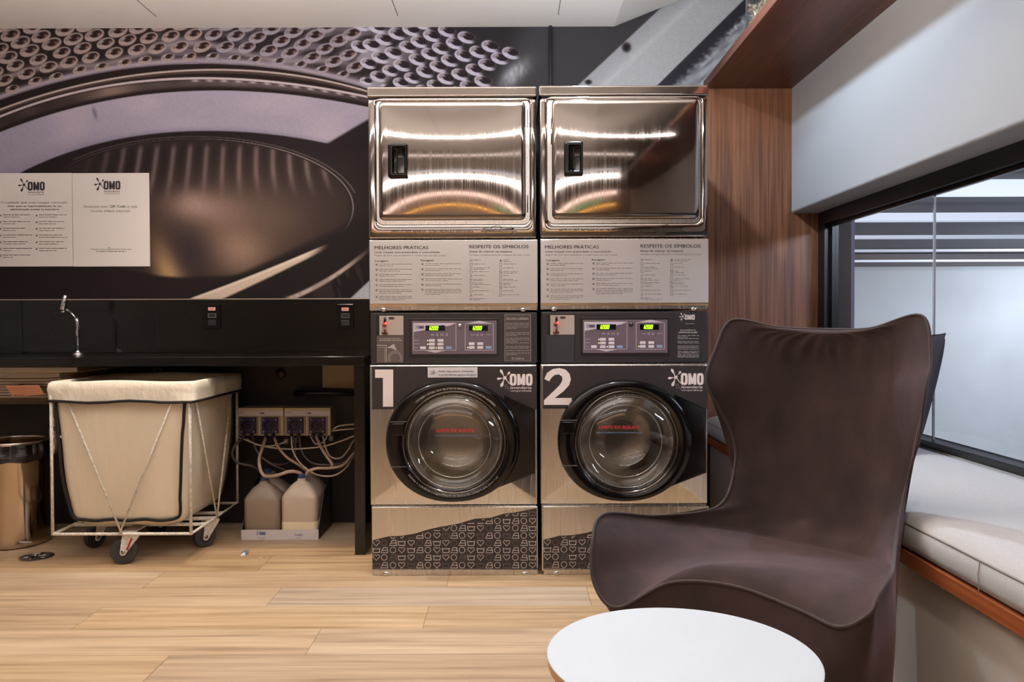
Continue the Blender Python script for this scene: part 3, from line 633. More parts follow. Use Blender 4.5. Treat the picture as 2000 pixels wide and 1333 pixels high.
def machine(dx, dy, num, label):
    X = lambda x: x+dx
    Y = lambda y: y+dy
    cx = U(X(885), 700, DM)[0]
    t = thing('stacked_washer_dryer', label, 'washing machine', (cx, DM+.4, 0))
    zx0, _ = U(X(724), 650, DM); zx1, _ = U(X(1050.5), 650, DM); x0, x1 = zx0, zx1
    x0 = cx-.3405; x1 = cx+.3405
    zl = lambda y: U(1000, Y(y), DM)[1]
    # ---- cabinets (open at the washer front)
    Yb = 4.10; w = .004
    c = MB()
    zt, zb = zl(713), zl(987)
    c.box(x0, x0+w, DM+.012, Yb, zb, zt).box(x1-w, x1, DM+.012, Yb, zb, zt).box(x0, x1, Yb-w, Yb, zb, zt).box(x0+w, x1-w, DM+.012, Yb, zb, zb+w).box(x0+w, x1-w, DM+.012, Yb, zt-w, zt)
    c.build('washer_cabinet', STEEL, t)
    MB().box(x0+.003, x1-.003, DM+.01, Yb, .012, zl(988.5)).build('base_cabinet', STEEL, t, bevel=.003)
    MB().box(x0+.003, x1-.003, DM+.014, Yb, zl(713)+.002, zl(610)).build('control_housing', PANEL, t, bevel=.004)
    dz1 = zl(191); dz0 = zl(465.5)
    MB().box(x0, x1, DM+.008, Yb, zl(606), dz0-.004).build('middle_cabinet', STEEL, t, bevel=.003)
    # dryer cabinet with a bulged face around the door opening
    MB().box(x0, x1, DM+.006, Yb, dz0, dz1-.003).build('dryer_cabinet', STEEL, t, bevel=.008, seg=3)
    MB().box(x0-.003, x1+.003, DM-.002, Yb, zl(189), zl(168.5)).build('top_lid', STEEL2, t, bevel=.007, seg=3)
    MB().box(x0+.01, x1-.01, DM+.02, Yb, zl(191.5), zl(188.5)).build('lid_gap', BLACKM, t)
    MB().box(x0+.03, x1-.03, DM+.03, DM+.5, 0, .013).build('plinth', BLACKM, t)
    # ---- dryer face: a raised frame sheet that curves in towards the door opening, then the door
    ax0, ay0, ax1, ay1 = (738, 198, 1031, 435) if num == 1 else (738.5, 195.5, 1031, 434)
    fx0, fz1 = x0+.002, dz1-.005; fx1, fz0 = x1-.002, dz0+.002
    dx0, dzt = U(X(ax0-3), Y(ay0-3), DM); dx1, dzb = U(X(ax1+3), Y(ay1+2), DM)
    def rrect(xa, xb, za, zb2, r, n=8):
        P = []
        for (px, pz, a0) in ((xb-r, zb2-r, 0), (xa+r, zb2-r, 90), (xa+r, za+r, 180), (xb-r, za+r, 270)):
            for i in range(n+1):
                a = R_(a0+90*i/n); P.append((px+r*math.cos(a), pz+r*math.sin(a)))
        return P
    o_ = rrect(fx0, fx1, fz0, fz1, .012); m1 = rrect(fx0+.006, fx1-.006, fz0+.006, fz1-.006, .012)
    i1 = rrect(dx0-.007, dx1+.007, dzb-.009, dzt+.006, .03); i2 = rrect(dx0, dx1, dzb, dzt, .026)
    def mixr(a, b, k): return [(p[0]*(1-k)+q[0]*k, p[1]*(1-k)+q[1]*k) for p, q in zip(a, b)]
    lv = [(o_, .0035), (mixr(o_, m1, .5), .0007), (m1, 0), (mixr(m1, i1, .35), -.001), (mixr(m1, i1, .7), -.0005), (mixr(m1, i1, .9), -.0002), (i1, .0008), (mixr(i1, i2, .4), .0024), (mixr(i1, i2, .75), .0055), (i2, .0098)]
    mb = MB(); mb.rings([[(p[0], DM+d, p[1]) for p in r][::-1] for r, d in lv]); mb.build('dryer_front', STEEL2, t, smooth=True)
    mb = MB().prism(rrect(dx0, dx1, dzb, dzt, .026), DM+.0100, DM+.012); mb.build('door_recess', mat('dark_gasket', (38, 32, 28), .45), t)
    # door sheet
    door = panel_grid(X(ax0+1), Y(ay0), X(ax1-4), Y(ay1-5), DM+.004, .006, .014, corner=.022, back=.014)
    d_ = door.build('dryer_door', STEEL2, t, smooth=True, auto=60)
    if num == 2:
        a = U(X(741), 300, DM); d_.location = Vector((.008, -.004, 0))
        lt = MB().box2(X(742), Y(232), X(744.6), Y(252), DM-.001, DM+.008).box2(X(742), Y(262), X(744.6), Y(282), DM-.001, DM+.008); lt.build('door_catch', BLACKP, t)
    hx0, hy0, hx1, hy1 = (757, 279, 795, 346) if num == 1 else (768, 277, 805, 343)
    Dh = DM-.034
    hp = []
    x_0, z_1 = U(X(hx0), Y(hy0), Dh); x_1, z_0 = U(X(hx1), Y(hy1), Dh)
    hw = x_1-x_0
    o1 = rrect(x_0, x_1, z_0, z_1, .006); o2 = rrect(x_0+.005, x_1-.005, z_0+.006, z_1-.006, .005); o3 = rrect(x_0+.018, x_1-.008, z_0+.014, z_1-.014, .006); o4 = rrect(x_0+.024, x_1-.012, z_0+.02, z_1-.02, .006)
    h = MB().rings([[(p[0], Dh+d, p[1]) for p in r][::-1] for r, d in ((o1, .022), (o1, .004), (mixr(o1, o2, .4), .001), (o2, -.001), (o3, .0), (mixr(o3, o4, .3), .009), (o4, .012))], cap1=True)
    h = h.build('door_handle', BLACKP, d_, smooth=True, auto=50)
    MB().box(x_0+.034, x_0+.040, Dh+.001, Dh+.0125, z_0+.024, z_1-.024).build('grip_rib', BLACKP, h, bevel=.002)
    for yy in (205, 372): MB().box2(X(1029.2), Y(yy+8), X(1031.6), Y(yy+42), DM-.006, DM+.008).build('hinge', STEEL2, t, bevel=.001)
    # words on the dryer
    mb = MB()
    if num == 1:
        text(mb, 'APÓS O USO, RETIRAR', X(764), Y(454.3), 3.4, DM, .0042, 0, width=68); text(mb, 'O SEU FELPO DA SECADORA', X(838), Y(454.3), 3.4, DM, .0042, 0, width=87)
    else:
        text(mb, 'APÓS O USO, RETIRAR O SEU FELPO DA SECADORA', X(757), Y(452.6), 3.6, DM, .0042, 0, width=162)
    bx = 974-34 if num == 1 else 974-38
    L_ = lambda *p: [(X(bx+a), Y(440+b)) for a, b in p]
    mb.stroke2(L_((0, 12), (69, 12)), 1.1, DM, .0042); mb.stroke2(L_((7, 13), (11, 19), (58, 19), (62, 13)), .9, DM, .0042)
    mb.stroke2(L_((17, 12), (21, 3), (33, 0), (41, 5), (36, 9), (26, 8), (22, 12)), .8, DM, .0042)
    for a in ((6, 5, 17, 6), (3, 7.5, 15, 8.5), (9, 10.4, 17, 10.2), (41, 8, 62, 7)): mb.stroke2(L_(a[:2], a[2:]), .7, DM, .0042)
    mb.poly2(L_((60, 5), (65, 6.8), (60, 8.8)), DM, .0042)
    mb.build('lint_notice', INK, t)
    # ---- information panel
    y0, y1 = 468, 594
    MB().box2(X(722.5), Y(468.5), X(1050), Y(594.3), DM, DM+.01).build('information_panel', mat('satin_steel_panel', (196, 190, 188), .42, .6), t, bevel=.0025)
    a, b = U(X(722.5), Y(594.3), DM), U(X(1050), Y(594.3), DM); zc = U(1000, Y(607), DM)[1]
    lip = MB().add([(a[0], DM, a[1]), (b[0], DM, b[1]), (b[0], DM+.022, zc), (a[0], DM+.022, zc), (a[0], DM+.03, a[1]), (b[0], DM+.03, b[1])], [(0, 3, 2, 1), (0, 1, 5, 4), (0, 4, 3), (1, 2, 5), (3, 4, 5, 2)])
    lip.build('panel_lip', mat('satin_lip', (196, 172, 146), .34, .9), t)
    for sx in (748.5, 1022):
        cx_, cz_ = U(X(sx), Y(605), DM); mb = MB()
        mb.lathe((cx_, DM+.012, cz_), [(.0135, 0), (.012, -.004), (.007, -.007), (0.0005, -.0075)], 24, 'Y', sy=.75); mb.build('screw_boss', STEEL, t, smooth=True)
    mb = MB(); D = DM
    T = lambda s, x, y, c, **k: text(mb, s, X(x), Y(y), c, D, .0009, **k)
    if num == 1: q = 0
    else: q = -2
    T('MELHORES PRÁTICAS', 731.5+q/2, 487, 6.6, bold=.012, width=105); T('RESPEITE OS SÍMBOLOS', 916.5+q*-.2, 485.3, 6.8, bold=.012, width=115.5+1.5*(num-1))
    T('Lavar roupas com praticidade e comodidade', 731.5, 494.6, 3.6, bold=.008, width=127.5); T('Antes de colocar na máquina', 916, 493.3, 3.6, bold=.02, width=84)
    T('Lavagem', 732.5, 511.6, 3.7, bold=.012, width=26); T('Secagem', 821.5, 510.6, 3.7, bold=.016, width=26)
    mb.build('heading_lettering', INK, t)
    mb = MB()
    text(mb, 'Regras de ouro que simplificam e cuidam bem de suas roupas', X(731.8), Y(500.5), 2.6, D, .0009, width=140)
    text(mb, 'Verifique obrigatoriamente a etiqueta de suas roupas', X(916), Y(499.5), 2.6, D, .0009, width=120)
    for k, (yy, n) in enumerate(((516.5, 2), (526.5, 2), (536.5, 2), (546.5, 2), (556.5, 2), (566.5, 3), (579.5, 3))):
        tick_mark(mb, X(736), Y(yy+.5), 2.9, D)
        for j in range(n): micro(mb, X(741), Y(yy-.2+j*3.3), X(741+(64 if j < n-1 else random.uniform(25, 55))), D)
    for k, (yy, n) in enumerate(((515.5, 2), (525.5, 2), (535.5, 2), (545.5, 2), (555.5, 2), (565.5, 4))):
        tick_mark(mb, X(825.5), Y(yy+.5), 2.9, D)
        for j in range(n): micro(mb, X(830), Y(yy-.2+j*3.3), X(830+(72 if j < n-1 else random.uniform(25, 55))), D)
    for k in range(11):
        yy = 509+k*7.5; s = 2.3; sh = k % 5
        if sh == 0: [mb.stroke2([(p[0], p[1]) for p in pl], .6, D, .0009) for pl in tub(X(920), Y(yy), s)]
        elif sh in (1, 3): mb.stroke2([(X(920-s), Y(yy-s)), (X(920+s), Y(yy-s)), (X(920+s), Y(yy+s)), (X(920-s), Y(yy+s))], .6, D, .0009, True)
        elif sh == 2: mb.stroke2([(X(920)+s*math.cos(a), Y(yy)+s*math.sin(a)) for a in np.linspace(0, 6.28, 12)[:-1]], .6, D, .0009, True)
        else: mb.stroke2([(X(920-s), Y(yy+s)), (X(920), Y(yy-s)), (X(920+s), Y(yy+s))], .6, D, .0009, True)
        for j in range(2 if k in (2, 5, 6, 10) else 1): micro(mb, X(925), Y(yy-.5+j*2.8), X(925+random.uniform(12, 35)), D)
        if k < 10:
            if k == 0: mb.poly2([(X(978-2.6), Y(yy+2.2)), (X(978), Y(yy-2.6)), (X(978+2.6), Y(yy+2.2))], D, .0009)
            else: mb.stroke2([(X(978-s), Y(yy-s)), (X(978+s), Y(yy-s)), (X(978+s), Y(yy+s)), (X(978-s), Y(yy+s))], .6, D, .0009, True)
            if k in (3, 6, 7): mb.stroke2([(X(978-s), Y(yy-s)), (X(978+s), Y(yy+s))], .6, D, .0009)
            for j in range(2 if k in (0, 3, 5, 6) else 1): micro(mb, X(983), Y(yy-.5+j*2.8), X(983+random.uniform(10, 34)), D)
    mb.build('instruction_lettering', INK2, t)
    # ---- control panel
    D = DM+.010
    plate = MB().box2(X(725), Y(611), X(1049), Y(710), D, D+.012).build('control_panel', PANEL, t, bevel=.003)
    D2 = D-.0015
    MB().box2(X(735), Y(614), X(789.5), Y(709), D-.001, D+.004).build('card_slot_frame', BLACKM, t, bevel=.0015)
    MB().box2(X(741), Y(617), X(788), Y(655.5), D-.0025, D+.004).build('card_slot_plate', mat('grey_enamel_plate', (172, 158, 148), .45), t, bevel=.001)
    mb = MB(); cx_, cz_ = U(X(751), Y(635), D)
    mb.lathe((cx_+.002, D-.0055, U(X(751), Y(651), D)[1]), [(.0135, 0), (.0135, .002)], 20, 'Y', cap0=True, sy=.5)
    mb.tube([(cx_+.003, D-.009, U(X(752), Y(651), D)[1]), (cx_+.003, D-.011, U(X(752), Y(641), D)[1])], .0042)
    mb.build('key_stem', mat('brass_brown', (112, 72, 62), .3, .6), t, smooth=True)
    mb = MB().lathe((cx_, D-.012, cz_), [(.0005, -.006), (.006, -.005), (.0085, 0), (.0085, .006)], 20, 'Y'); mb.build('key_knob', mat('reddish_knob', (120, 52, 48), .35), t, smooth=True)
    MB().tube([(cx_+.004, D-.013, cz_+.008), (cx_+.003, D-.015, cz_+.032)], [.0055, .004]).build('key_lever', BLACKP, t, smooth=True)
    MB().lathe((cx_+.0075, D-.018, cz_+.006), [(.0005, -.003), (.004, -.002), (.005, 0)], 16, 'Y').build('status_light', mat('red_light', (255, 60, 50), .3, emit=(255, 40, 34), Emission_Strength=7), t, smooth=True)
    mb = MB(); ox, oz = U(X(765), Y(622), D); mb.lathe((ox, D-.0032, oz), [(.0125, 0), (.0005, -.0003)], 24, 'Y', sy=.45); mb.build('maker_badge', mat('dark_badge', (58, 56, 54), .4), t)
    if num == 1:
        MB().rect2(X(736), Y(656.5), X(788.5), Y(708.5), D, .0022).build('instruction_sticker', mat('grey_sticker', (92, 80, 76), .5), t)
        mb = MB(); micro(mb, X(742), Y(662), X(782), D, 1.3, .0028); micro(mb, X(741), Y(665.3), X(785), D, 1.6, .0028)
        mb.stroke2([(X(736), Y(675)), (X(754.5), Y(675)), (X(754.5), Y(708))], 1.2, D, .0028); mb.stroke2([(X(738), Y(679)), (X(751.5), Y(679)), (X(751.5), Y(708))], .5, D, .0028)
        mb.poly2([(X(756), Y(680)), (X(770), Y(672)), (X(774), Y(684)), (X(768), Y(680.5))], D, .0028); mb.poly2([(X(762), Y(679)), (X(775), Y(682)), (X(774), Y(685))], D, .0028)
        for r in (10.5, 13.5): mb.stroke2([(X(772)+r*math.cos(a), Y(700)-r*math.sin(a)) for a in np.linspace(-.6, math.pi+.6, 24) if Y(700)-r*math.sin(a) < Y(708.5)], .7, D, .0028)
        mb.build('sticker_drawing', mat('pale_print', (176, 164, 158), .5), t)
        MB().box2(X(985), Y(614), X(1037.5), Y(706.5), D-.002, D+.002).build('text_sticker', mat('grey_sticker_b', (72, 62, 62), .5), t, bevel=.0012)
        mb = MB(); mb.stroke2([(X(986), Y(615)), (X(1036.5), Y(615)), (X(1036.5), Y(705.5)), (X(986), Y(705.5))], .5, D, .0028, True)
        text(mb, 'Seu novo', X(989), Y(623.5), 4.2, D, .0028, width=20); text(mb, 'refúgio', X(1012), Y(623.8), 4.4, D, .0028, width=20); mb.stroke2([(X(988), Y(624.5)), (X(1034), Y(624))], .5, D, .0028)
        for k, yy in enumerate((632, 635, 639, 642, 650, 653, 656, 661, 664, 667, 670, 677, 680, 685, 690, 693)):
            micro(mb, X(988.5), Y(yy), X(random.choice((1010, 1033, 1034, 1034))), D, .9, .0028)
        mb.stroke2([(X(1001.5)+1.9*math.cos(a), Y(700.5)+1.9*math.sin(a)) for a in np.linspace(0, 6.28, 10)[:-1]], .7, D, .0028, True); text(mb, 'ORBIUA', X(1005), Y(702.8), 4, D, .0028, width=19)
        mb.build('sticker_lettering', mat('pale_print', (176, 164, 158), .5), t)
    else:
        MB().box2(X(733), Y(656.5), X(787), Y(708.5), D-.002, D+.002).build('blank_cover', mat('slate_cover', (46, 46, 48), .5), t, bevel=.001)
        MB().box2(X(984), Y(613), X(1035.5), Y(706.5), D-.0015, D+.002).build('text_plate', mat('dark_plate', (38, 34, 35), .45), t, bevel=.0012)
        mb = MB(); omo(mb, X(992), Y(612.2), .44, D, .0024, sub=False); text(mb, 'lavanderia', X(1005), Y(634.5), 2, D, .0024, width=17)
        text(mb, 'Responsabilidades da', X(995), Y(647.5), 2.6, D, .0024, .01, width=29); text(mb, 'administração predial', X(991), Y(652), 3, D, .0024, .02, width=36)
        for yy in (657, 660, 663, 668.5, 671.5, 677.5, 680.5, 683.5, 688, 690.5, 693.5, 696.5, 699): micro(mb, X(989.5), Y(yy), X(random.choice((1012, 1031, 1031, 1031))), D, .9, .0024)
        mb.build('plate_lettering', mat('pale_print_b', (200, 190, 186), .5), t)
    # display module
    ym = 627 if num == 1 else 626
    MB().box2(X(799.5), Y(ym-5), X(974), Y(ym+72), D-.0015, D+.003).build('display_bezel', mat('dark_bezel', (34, 29, 29), .35), t, bevel=.002)
    Dk = D-.004
    dm = MB().box2(X(804.5), Y(ym), X(970), Y(ym+65.5), Dk, D+.003).build('display_module', mat('mauve_membrane', (104, 90, 98), .28), t, bevel=.0015)
    mb = MB(); o = .0008
    fr = lambda pts: mb.stroke2([(X(a), Y(ym+b)) for a, b in pts], .9, Dk, o, True)
    fr([(807.5, 4.5), (890.5, 4.5), (890.5, 57.5), (807.5, 57.5)]); fr([(908.5, 5.5), (963.5, 5.5), (963.5, 57.5), (908.5, 57.5)])
    mb.poly2([(X(908.5), Y(ym+5.5)), (X(936), Y(ym)), (X(963.5), Y(ym+5.5))], Dk, o); mb.poly2([(X(828), Y(ym+57.5)), (X(850), Y(ym+62.5)), (X(874), Y(ym+57.5))], Dk, o)
    mb.poly2([(X(807.5), Y(ym+4.5)), (X(890.5), Y(ym+4.5)), (X(880), Y(ym+9)), (X(860), Y(ym+13)), (X(830), Y(ym+18)), (X(807.5), Y(ym+22))], Dk, o*.8)
    for yy in (38, 45, 52.5): micro(mb, X(809), Y(ym+yy), X(819), Dk, 1, o)
    micro(mb, X(920), Y(ym+27.5), X(928), Dk, 1, o); micro(mb, X(950), Y(ym+27), X(960), Dk, 1, o)
    for k in range(4):
        xx = 845+k*9.2
        (mb.stroke2([(X(xx-2), Y(ym+29)), (X(xx), Y(ym+24)), (X(xx+2), Y(ym+29))], .6, Dk, o, True) if k % 2 else [mb.stroke2(pl, .6, Dk, o) for pl in tub(X(xx), Y(ym+27), 2.6)])
    for k in range(2): mb.stroke2([(X(933+k*8-1.8), Y(ym+25.5)), (X(933+k*8+1.8), Y(ym+25.5)), (X(933+k*8+1.8), Y(ym+29)), (X(933+k*8-1.8), Y(ym+29))], .6, Dk, o, True)
    mb.build('panel_print', mat('pale_mauve_print', (196, 182, 190), .4), dm)
    mb = MB(); omo(mb, X(810), Y(ym+7.2), .26, Dk, .0016, sub=False); mb.build('panel_logo', mat('navy_print', (48, 44, 92), .4), dm)
    for (a, b) in ((831, 869), (916, 953)):
        MB().box2(X(a), Y(ym+9), X(b), Y(ym+19.5), Dk-.0012, Dk+.001).build('display', mat('display_window', (14, 13, 15), .12), dm)
        mb = MB(); xx = a+5
        for ch in '1200':
            seg_digit(mb, ch, X(xx), Y(ym+10.9), 3.0, 6.6, Dk-.0012, .0005); xx += 5.2
        mb.rect2(X(a+5+9.3), Y(ym+17), X(a+5+10.3), Y(ym+18), Dk-.0012, .0005)
        mb.build('digits', mat('green_digits', (180, 255, 40), .4, emit=(150, 255, 30), Emission_Strength=2.6), dm)
    for i, (a, b) in enumerate(((826, 53), (843.5, 38.5), (843.5, 45.7), (843.5, 53), (860.3, 38.5), (860.3, 45.7), (860.3, 53), (876.5, 53), (921.3, 45), (938, 45), (921.3, 52.3), (938, 52.3), (954.3, 52.3))):
        blue = i in (7, 12)
        MB().box2(X(a-5.6), Y(ym+b-2.7), X(a+5.6), Y(ym+b+2.7), Dk-.0013, Dk+.001).build('button', mat('pale_blue_key', (132, 156, 184), .35) if blue else mat('pale_key', (206, 196, 200), .35), dm, bevel=.0008)
    for (a, b) in ((835.5, 38.5), (835.5, 45.7), (852, 53), (913.5, 52.3)): MB().rect2(X(a-.8), Y(ym+b-.8), X(a+.8), Y(ym+b+.8), Dk, .0012).build('key_light', mat('tiny_key_light', (230, 255, 150), .4, emit=(220, 255, 120), Emission_Strength=2), dm)
    lx, lz = U(X(898.5), Y(ym+9), Dk); MB().lathe((lx, Dk-.001, lz), [(.0005, -.006), (.005, -.005), (.0085, -.001), (.009, .002)], 24, 'Y').build('round_lock', CHROME if num == 1 else mat('dark_lock', (66, 58, 62), .3, .5), dm, smooth=True)
    # ---- washer front with a round opening
    fx0, fz1 = U(X(723.5), Y(713.5), DM); fx1, fz0 = U(X(1050.5), Y(986), DM); fx0, fx1 = x0+.001, x1-.001
    gx, gz = U(X(888), Y(863), DM); n = 72; mb = MB(); R0 = .188
    def sq(a, x0_, x1_, z0_, z1_):
        c, s = math.cos(a), math.sin(a); k = min(((x1_-gx) if c > 0 else (gx-x0_))/max(1e-6, abs(c)), ((z1_-gz) if s > 0 else (gz-z0_))/max(1e-6, abs(s))); return (gx+c*k, gz+s*k)
    angs = sorted([2*math.pi*i/n for i in range(n)]+[math.atan2(z_-gz, x_-gx) % (2*math.pi) for x_ in (fx0+.006, fx1-.006) for z_ in (fz0+.006, fz1-.006)])
    in_ = [(gx+R0*math.cos(a), DM, gz+R0*math.sin(a)) for a in angs]; in2 = [(p[0], DM+.05, p[2]) for p in in_]
    ou = [sq(a, fx0+.006, fx1-.006, fz0+.006, fz1-.006) for a in angs]; ou2 = [sq(a, fx0, fx1, fz0, fz1) for a in angs]
    mb.rings([in2, in_, [(a, DM, b) for a, b in ou], [(a, DM+.003, b) for a, b in mixr(ou, ou2, .75)], [(a, DM+.012, b) for a, b in ou2]])
    mb.build('washer_front', STEEL, t, smooth=True, auto=40)
    # vinyl on the front
    mb = MB(); D = DM
    ri = [(X(888)+92*math.cos(a), Y(863)-92*math.sin(a)) for a in np.linspace(0, 2*math.pi, 73)]
    for i in range(72):
        a = (i+.5)*2*math.pi/72
    outl = [(790, 716), (1048.5, 716), (1048.5, 799.5), (1045.5, 799.5), (1045.5, 925), (939.5, 966), (888, 976), (820, 955), (772, 900), (772, 850), (790, 800)]
    mb.rect2(X(726.5), Y(716), X(790), Y(800), D, .0006)
    # fan between the ring and the outline, split at the outline's corners
    def hit(a):
        best = None; c, s = math.cos(a), -math.sin(a)
        for i in range(len(outl)):
            (ax, ay), (bx_, by) = outl[i], outl[(i+1) % len(outl)]; ax -= 888; ay -= 863; bx2 = bx_-888; by2 = by-863
            ex, ey = bx2-ax, by2-ay; den = c*ey-s*ex
            if abs(den) < 1e-9: continue
            k = (ax*ey-ay*ex)/den; m_ = (ax*s-ay*c)/den
            if k > 0 and -1e-6 <= m_ <= 1+1e-6 and (best is None or k > best): best = k
        return (X(888)+c*best, Y(863)+s*best)
    aa = sorted([2*math.pi*i/96 for i in range(96)]+[math.atan2(-(p[1]-863), p[0]-888) % (2*math.pi) for p in outl])
    for i in range(len(aa)):
        a, b = aa[i], aa[(i+1) % len(aa)]
        if abs((b-a)) < 1e-5: continue
        ha, hb = hit(a+1e-5), hit(b-1e-5)
        mb.poly2([(X(888)+92*math.cos(a), Y(863)-92*math.sin(a)), ha, hb, (X(888)+92*math.cos(b), Y(863)-92*math.sin(b))], D, .0006)
    mb.build('front_vinyl', DECAL, t)
    mb = MB()
    if num == 1: mb.poly2([(X(732.8), Y(722.2)), (X(768), Y(722.2)), (X(768), Y(794.8)), (X(748), Y(794.8)), (X(748), Y(738.4)), (X(732.8), Y(738.4))], D, .0012)
    else:
        cxx, cyy = 1089-334, 745; P = []
        out_ = [(-26.5, -3), (-21, -15), (-10, -22.5), (3, -24.5), (15, -21.5), (23, -13), (25.5, -2), (22, 9), (11, 21), (-6, 34), (27, 34), (27, 47.5), (-27, 47.5), (-27, 38.5), (-4, 16.5), (5, 7), (9, -1), (8, -8), (2, -12), (-6, -11), (-12, -6), (-17, 1.5)]
        out_ = [(a, b) for a, b in out_]
        pts = [(X(cxx+a+.5), Y(cyy+b)) for a, b in out_]
        # split the numeral in convex pieces
        idx = [(0, 1, 20, 21), (1, 2, 19, 20), (2, 3, 18, 19), (3, 4, 17, 18), (4, 5, 6, 17), (6, 7, 16, 17), (7, 8, 15, 16), (8, 9, 14, 15), (9, 12, 13, 14), (9, 10, 11, 12)]
        for q_ in idx: mb.poly2([pts[i] for i in q_], D, .0012)
    mb.build('numeral', WHITEP, t)
    mb = MB(); omo(mb, X(970), Y(721.5), 1.0, D, .0012)
    if True:
        for (a, b) in ((985.5, 754), (990, 755), (986.5, 758.5), (991.5, 758), (994, 761), (988.5, 751.5)): mb.rect2(X(a), Y(b), X(a+1.4), Y(b+.9), D, .0012)
    mb.build('front_logo', WHITEP, t)
    if num == 1:
        st = MB().box2(X(835.5), Y(717.5), X(932.5), Y(738), D-.0012, D).build('door_sticker', PAPER, t)
        mb = MB(); text(mb, 'Evitar mau cheiro, mantenha', X(857), Y(727.3), 4, D, .002, .008, width=68); text(mb, 'a porta aberta após a lavagem', X(857), Y(734.2), 4, D, .002, .008, width=73)
        for (a, b) in ((840.5, 726), (843, 728.5), (841, 731)):
            mb.stroke2([(X(a), Y(b)), (X(a+6), Y(b)), (X(a+7.4), Y(b-1.8)), (X(a+6), Y(b-3))], .8, D, .002)
        mb.build('sticker_words', mat('dark_grey_ink', (70, 64, 66), .6), st)
    # ---- washer door: wide black ring, glass bowl
    rcx, rcz = U(X(885), Y(861.5), DM); rx_, rz_ = .2705, .2450
    n = 96
    def ell(k, y, dxx=0, rr=None):
        out = []
        for i in range(n):
            a = 2*math.pi*i/n
            px_, pz_ = rcx+rx_*math.copysign(abs(math.cos(a))**.94, math.cos(a)), rcz+rz_*math.copysign(abs(math.sin(a))**.94, math.sin(a)); qx, qz = gx+.206*math.cos(a), gz+.206*math.sin(a)
            out.append((px_*(1-k)+qx*k, y, pz_*(1-k)+qz*k))
        return out[::-1]
    rd = MB().rings([ell(-.03, DM+.0), ell(-.02, DM-.018), ell(.06, DM-.034), ell(.16, DM-.040), ell(.55, DM-.038), ell(.88, DM-.034), ell(1, DM-.026), ell(1.1, DM-.005)])
    dr = rd.build('washer_door', BLACKP, t, smooth=True)
    MB().lathe((gx, DM-.030, gz), [(.212, .008), (.2105, -.001), (.207, -.004), (.202, -.002), (.199, .006)], 96, 'Y').build('door_trim_ring', mat('dark_chrome', (120, 112, 108), .12, 1), dr, smooth=True)
    # hinge arm running to the right edge of the cabinet
    D3 = DM
    hg = MB(); pa = [U(X(a), Y(b), DM-.02) for a, b in ((985, 772), (1044.5, 800.5), (1044.5, 924), (985, 948))]
    hg.prism([pa[3], pa[2], pa[1], pa[0]], DM-.016, DM-.001); hg.build('hinge_cover', BLACKP, dr, bevel=.003)
    # handle slot on the left of the ring
    yh = (824, 912) if num == 1 else (822, 911)
    for ya in yh: MB().box2(X(762), Y(ya), X(793), Y(ya+1.5), DM-.044, DM-.036).build('handle_edge', mat('worn_edge', (92, 84, 80), .3), dr)
    MB().box2(X(764), Y(yh[0]+3), X(789), Y(yh[0]+28), DM-.045, DM-.034).build('door_handle', BLACKP, dr, bevel=.006, seg=3)
    bowl = MB().lathe((gx, DM-.030, gz), [(.197, .0), (.190, -.016), (.176, -.032), (.155, -.043), (.12, -.051), (.08, -.055), (.04, -.057), (.0005, -.0575)], 72, 'Y')
    bowl.build('door_glass', DGLASS, dr, smooth=True)
    inner = MB().lathe((gx, DM-.030, gz), [(.196, .004), (.17, .012), (.148, .030), (.142, .075), (.132, .115), (.11, .132), (.06, .14), (.0005, .142)], 72, 'Y')
    inner.build('glass_bowl', DGLASS, dr, smooth=True)
    MB().lathe((gx, DM-.030, gz), [(.150, .030), (.148, .027), (.1455, .030)], 72, 'Y').build('bowl_highlight', mat('glass_highlight', (170, 166, 160), .15, .6), dr, smooth=True)  # this pale ring and the next are added as highlights of the bowl
    MB().lathe((gx, DM-.030, gz), [(.1875, .004), (.186, .001), (.1845, .004)], 72, 'Y').build('edge_highlight', mat('glass_highlight', (170, 166, 160), .15, .6), dr, smooth=True)
    # words on the glass and around the ring
    mb = MB(); gy = 841 if num == 1 else 836
    gxp = (852, 926) if num == 1 else (836, 914)
    text(mb, 'LIMITE DE ROUPA', X(gxp[0]), Y(gy+3.5), 6.2, DM-.088, .001, .03, width=gxp[1]-gxp[0]); mb.build('limit_lettering', mat('red_print', (196, 44, 40), .5), dr)
    mb = MB(); xs_ = np.linspace(gxp[0]-3, gxp[1]+6, 50); mb.stroke2([(X(a), Y(gy+9.5+1.9*abs(math.sin((a-gxp[0])/9.8*math.pi)))) for a in xs_], 1.3, DM-.088, .001); mb.build('wave_line', mat('pale_blue_print', (112, 146, 178), .5), dr)
    if num == 1:
        mb = MB(); arc_text(mb, 'VERIFIQUE E RETIRE SEUS OBJETOS DA BORRACHA APÓS O USO DA LAVADORA', X(886), Y(863), 109.5, 133, 42, 3.6, DM-.040, .0012, True, .01, ry=104)
        arc_text(mb, 'Solicite à zeladoria a higienização da borracha sempre que possível', X(887), Y(863), 111, 217, 320, 4.6, DM-.040, .0012, False, .02, ry=106)
        mb.build('ring_lettering', mat('ring_print', (190, 180, 172), .5), dr)
    # ---- drum
    dm_ = mat('drum_steel', (160, 152, 144), .28, 1, bump=(60, .4, (1, 1, 1)))
    drum = MB().lathe((gx, DM, gz), [(.187, .05), (.20, .07), (.24, .10), (.245, .16), (.245, .42), (.20, .46), (.08, .48), (.0005, .47)], 64, 'Y').build('drum', dm_, t, smooth=True)
